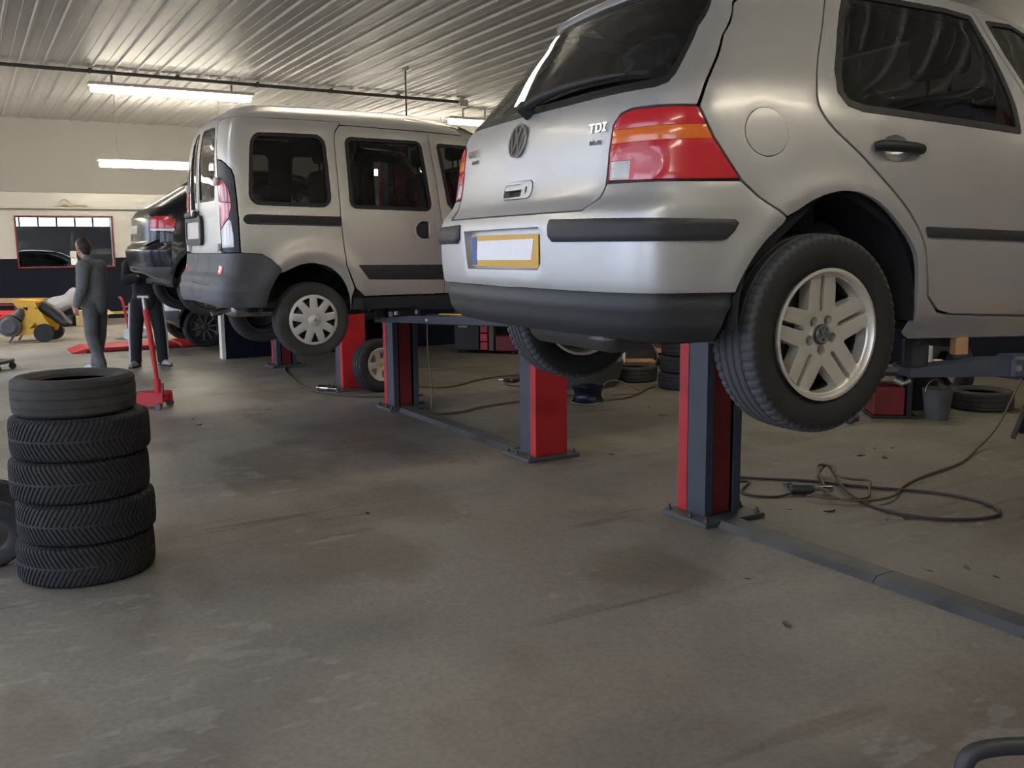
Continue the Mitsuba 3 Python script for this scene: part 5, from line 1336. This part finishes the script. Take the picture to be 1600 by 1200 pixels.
for q, (x, y, rz, lab) in enumerate(((4.66, 4.20, -32, 'chrome air impact gun lying among the hoses by the nearest post'), (3.50, 10.30, -55, 'chrome air gun lying on the floor left of the red far post'), (5.72, 9.72, 20, 'small air gun by the hose loop near the middle lift'))):
    k = num('air_gun', q)
    M = frame((x, y, .037), rz)
    add(k + '__body', tube([(-.11, 0, 0), (-.09, 0, 0), (.02, 0, 0), (.05, 0, 0)], np.array([.02, .034, .034, .024]), 18), 'm_steel_dark' if q != 1 else 'm_chrome', 40, M)
    add(k + '__anvil', tube([(.05, 0, 0), (.10, 0, 0), (.11, 0, 0), (.17, 0, 0)], np.array([.014, .014, .02, .02]), 14), 'm_chrome', 40, M)
    add(k + '__grip', tube([(-.03, 0, 0), (-.05, .07, -.008), (-.07, .15, -.016)], np.array([.022, .019, .02]), 12), 'm_black', 40, M)
    add(k + '__coupling', tube([(-.07, .15, -.016), (-.09, .22, -.022)], .010, 10), 'm_chrome', 40, M)
    tag(k, lab, 'air gun')

# crumbs of dirt and metal on the floor
rng = np.random.default_rng(4)
spots = [(4.48, 3.83, .03), (2.95, 2.74, .03), (4.62, 3.54, .02), (4.72, 3.49, .02), (4.05, 2.84, .018), (4.25, 2.78, .022), (4.25, 2.62, .016), (3.2, 3.24, .012), (2.69, 7.48, .022), (2.59, 9.43, .025), (1.81, 9.3, .02), (1.8, 8.95, .028), (2.05, 5.32, .016), (6.32, 4.83, .022), (6.2, 4.9, .02), (5.89, 4.78, .03), (5.98, 4.64, .03), (5.88, 4.14, .025), (3.1, 6.27, .016), (3.27, 6.2, .016), (3.66, 5.87, .016), (4.3, 5.85, .022), (5.71, 6.95, .03), (5.9, 7.39, .03), (4.3, 4.0, .014), (4.1, 4.2, .016)]
ms = []
for x, y, r in spots:
    p = rng.normal(size=(12, 3)) * [r * .8, r * .4, r * .25]
    p[:, 2] = np.abs(p[:, 2])
    p[0, 2] = p[1, 2] = p[2, 2] = 0
    ms.append(moved(hullpts(p), frame((x, y, 0), rng.uniform(0, 360))))
add('floor_crumbs', cat(*ms), 'm_steel_dark')
labels['floor_crumbs'] = {'label': 'dark crumbs of dirt and metal scattered on the floor', 'category': 'debris', 'kind': 'stuff'}

# ---------------------------------------------------------------- the two men


def hand(c, d, up, s=1.0):
    """Bones of a slightly curled hand at wrist c, along d, thumb towards up."""
    d, up = np.array(d, float) / np.linalg.norm(d), np.array(up, float) / np.linalg.norm(up)
    n = np.cross(d, up)
    c = np.array(c, float)
    b = [(c, .026 * s, c + d * .085 * s, .024 * s)]
    for i, (o, L) in enumerate(((-.030, .062), (-.010, .072), (.010, .078), (.029, .070))):
        k0 = c + d * .085 * s + up * o * s
        k1 = k0 + (d * .9 + n * .3) * L * .55 * s
        k2 = k1 + (d * .6 + n * .75) * L * .5 * s
        b += [(c + d * .03 * s + up * o * .6 * s, .013 * s, k0, .011 * s), (k0, .0105 * s, k1, .0098 * s), (k1, .0098 * s, k2, .0085 * s)]
    t0 = c + d * .025 * s + up * .03 * s
    t1 = t0 + (d * .6 + up * .7) * .04 * s
    b += [(t0, .015 * s, t1, .012 * s), (t1, .012 * s, t1 + (d * .9 + n * .3) * .035 * s, .010 * s)]
    return b


def man(key, M, pose, label, mats, stripe=False):
    """Local frame: x forward, y to the man's left, z up."""
    P = {k: np.array(v, float) for k, v in pose.items()}
    hd = P['head']
    f, l = P.get('look', np.array([1., 0, 0])), None
    f = f / np.linalg.norm(f)
    l = np.cross([0, 0, 1.], f)
    skull = [(hd + (0, 0, .03) - f * .02, .088, hd + (0, 0, .05) + f * .02, .084), (hd + f * .025 - (0, 0, .055), .058, hd + f * .03 - (0, 0, .085), .042), (hd + f * .02 - (0, 0, .02), .072, hd + f * .03 - (0, 0, .06), .055),
             (hd + f * .092 - (0, 0, .0), .012, hd + f * .108 - (0, 0, .032), .014), (hd + l * .085 - (0, 0, .01), .016, hd + l * .088 + (0, 0, .022), .018), (hd - l * .085 - (0, 0, .01), .016, hd - l * .088 + (0, 0, .022), .018),
             (hd - f * .025 - (0, 0, .08), .055, P['neck'], .062)]
    torso = [(P['neck'], .06, P['chest'], .12), (P['chest'], .13, P['belly'], .125), (P['belly'], .125, P['pelvis'], .125), (P['sl'], .06, P['sr'], .06)]
    limbs = []
    for s in 'lr':
        limbs += [(P['s' + s], .055, P['e' + s], .042), (P['e' + s], .040, P['w' + s], .028), (P['p' + s], .09, P['k' + s], .062), (P['k' + s], .060, P['a' + s], .042), (P['a' + s], .042, P['a' + s] + np.array([.0, 0, -.04]), .04)]
        limbs += hand(P['w' + s], P['h' + s], P['t' + s])
    add(key + '__body', blob(skull + torso + limbs, .018, 8), 'm_skin', 60, M)
    for q, s in enumerate((-1, 1)):
        e = hd + f * .088 + l * .031 * s + (0, 0, .012)
        add(num(key + '__eye', q), moved(as_vf(manifold3d.Manifold.sphere(.010, 20)), frame(e)), 'm_white', 60, M)
    hair = [(hd - f * .012 + (0, 0, .065), .086, hd - f * .035 + (0, 0, .03), .088), (hd - f * .05 + (0, 0, .0), .070, hd - f * .055 - (0, 0, .05), .052), (hd + f * .035 + (0, 0, .095), .052, hd - f * .02 + (0, 0, .09), .066)]
    add(key + '__hair', blob(hair, .02, 6), 'm_hair', 60, M)
    jk = [(P['chest'], .165, P['belly'], .165), (P['belly'], .165, P['pelvis'] + (0, 0, .06), .170), (P['pelvis'] + (0, 0, .06), .165, P['pelvis'] - (0, 0, .04), .165), (P['neck'] - (0, 0, .04), .085, P['chest'], .155), (P['neck'] - (0, 0, .02), .075, P['neck'] + f * .01 + (0, 0, .02), .072)]
    for s in 'lr':
        jk += [(P['s' + s], .092, P['e' + s], .074), (P['e' + s], .074, P['w' + s] - (P['w' + s] - P['e' + s]) * .06, .056), (P['chest'] + (0, 0, .06), .11, P['s' + s], .09)]
    add(key + '__jacket', blob(jk, .025, 8), mats[0], 60, M)
    cuff = P['wl'] - (P['wl'] - P['el']) * .03
    tr = []
    for s in 'lr':
        tr += [(P['pelvis'] - (0, 0, .02), .135, P['p' + s], .108), (P['p' + s], .108, P['k' + s], .083), (P['k' + s], .083, P['a' + s] + (0, 0, .03), .072), (P['a' + s] + (0, 0, .03), .074, P['a' + s] - (0, 0, .02), .072)]
    add(key + '__trousers', blob(tr, .025, 8), mats[1], 60, M)
    for q, s in enumerate('lr'):
        a, tv = P['a' + s], P['toe' + s] / np.linalg.norm(P['toe' + s])
        g = np.array([a[0], a[1], 0])
        sh = [(g + (0, 0, .045) - tv * .05, .042, g + (0, 0, .045) + tv * .06, .046), (g + (0, 0, .042) + tv * .06, .046, g + (0, 0, .035) + tv * .17, .034), (g + (0, 0, .05) - tv * .03, .044, g + (0, 0, .09), .048)]
        v, ff = blob(sh, .02, 6)
        v[:, 2] = np.maximum(v[:, 2], .008)
        add(num(key + '__shoe', q), (v, ff), mats[2], 50, M)
        v2 = v.copy()
        add(num(key + '__shoe', q) + '__sole', hullpts([tuple(g + tv * t + np.cross([0, 0, 1.], tv) * w_ + (0, 0, zz)) for t, w_ in ((-.09, .03), (-.09, -.03), (.10, .052), (.10, -.052), (.19, .03), (.19, -.03)) for zz in (0, .022)]), 'm_black', False, M)
    if stripe:
        for q, s in enumerate('lr'):
            sg = 1 if s == 'l' else -1
            o = np.array([0, sg, 0.])
            w1 = [P['p' + s] + o * .108, (P['p' + s] + P['k' + s]) / 2 + o * .096, P['k' + s] + o * .083, (P['k' + s] + P['a' + s]) / 2 + o * .078, P['a' + s] + o * .073]
            add(num(key + '__trousers__stripe', q), tube(w1, .020, 8, resample=24), 'm_trackstripe', 60, M)
    tag(key, label, 'person')


# walking man: faces the left, seen from his left side
rzp = math.degrees(math.atan2(.5036, -.8639)) - 12
M = frame((1.50, 13.75, 0), rzp)
man('person', M, dict(head=(.10, .0, 1.655), look=(.93, -.30, -.02), neck=(.03, 0, 1.50), chest=(-.01, 0, 1.33), belly=(-.02, 0, 1.12), pelvis=(-.02, 0, .95), sl=(-.02, .19, 1.42), sr=(-.0, -.19, 1.42),
    el=(-.03, .26, 1.14), er=(.08, -.25, 1.14), wl=(.07, .25, .92), wr=(.28, -.22, .95), hl=(.35, -.05, -1), hr=(.75, .1, -.6), tl=(1, -.1, .2), tr=(.5, .3, .8),
    pl=(-.02, .10, .90), pr=(-.01, -.10, .90), kl=(-.01, .11, .50), kr=(.01, -.10, .50), al=(-.13, .12, .10), ar=(.10, -.10, .10), toel=(1, .12, 0), toer=(1, -.12, 0)),
    'man in a grey jacket and dark trousers walking left, head turned to the office window', ('m_jacket', 'm_trousers', 'm_shoe'))
# man in a tracksuit under the black crossover, arms up to its underside
rzp2 = math.degrees(math.atan2(-.8639, -.5036)) + 24
M = frame((2.20, 13.98, 0), rzp2)
man('person_001', M, dict(head=(.06, 0, 1.66), look=(.95, .1, .25), neck=(.03, 0, 1.50), chest=(.0, 0, 1.33), belly=(-.01, 0, 1.13), pelvis=(-.02, 0, .95), sl=(.02, .19, 1.42), sr=(.02, -.19, 1.42),
    el=(.24, .26, 1.26), er=(.24, -.24, 1.22), wl=(.42, .12, 1.30), wr=(.42, -.10, 1.28), hl=(.8, -.2, .3), hr=(.8, .2, .3), tl=(.2, -.4, .9), tr=(.2, .4, .9),
    pl=(-.02, .10, .90), pr=(-.02, -.10, .90), kl=(.03, .155, .50), kr=(.03, -.155, .50), al=(-.02, .175, .10), ar=(-.02, -.175, .10), toel=(1, .55, 0), toer=(1, -.5, 0)),
    'man in a dark tracksuit with pale side stripes working under the black crossover', ('m_track', 'm_track', 'm_shoe'), stripe=True)
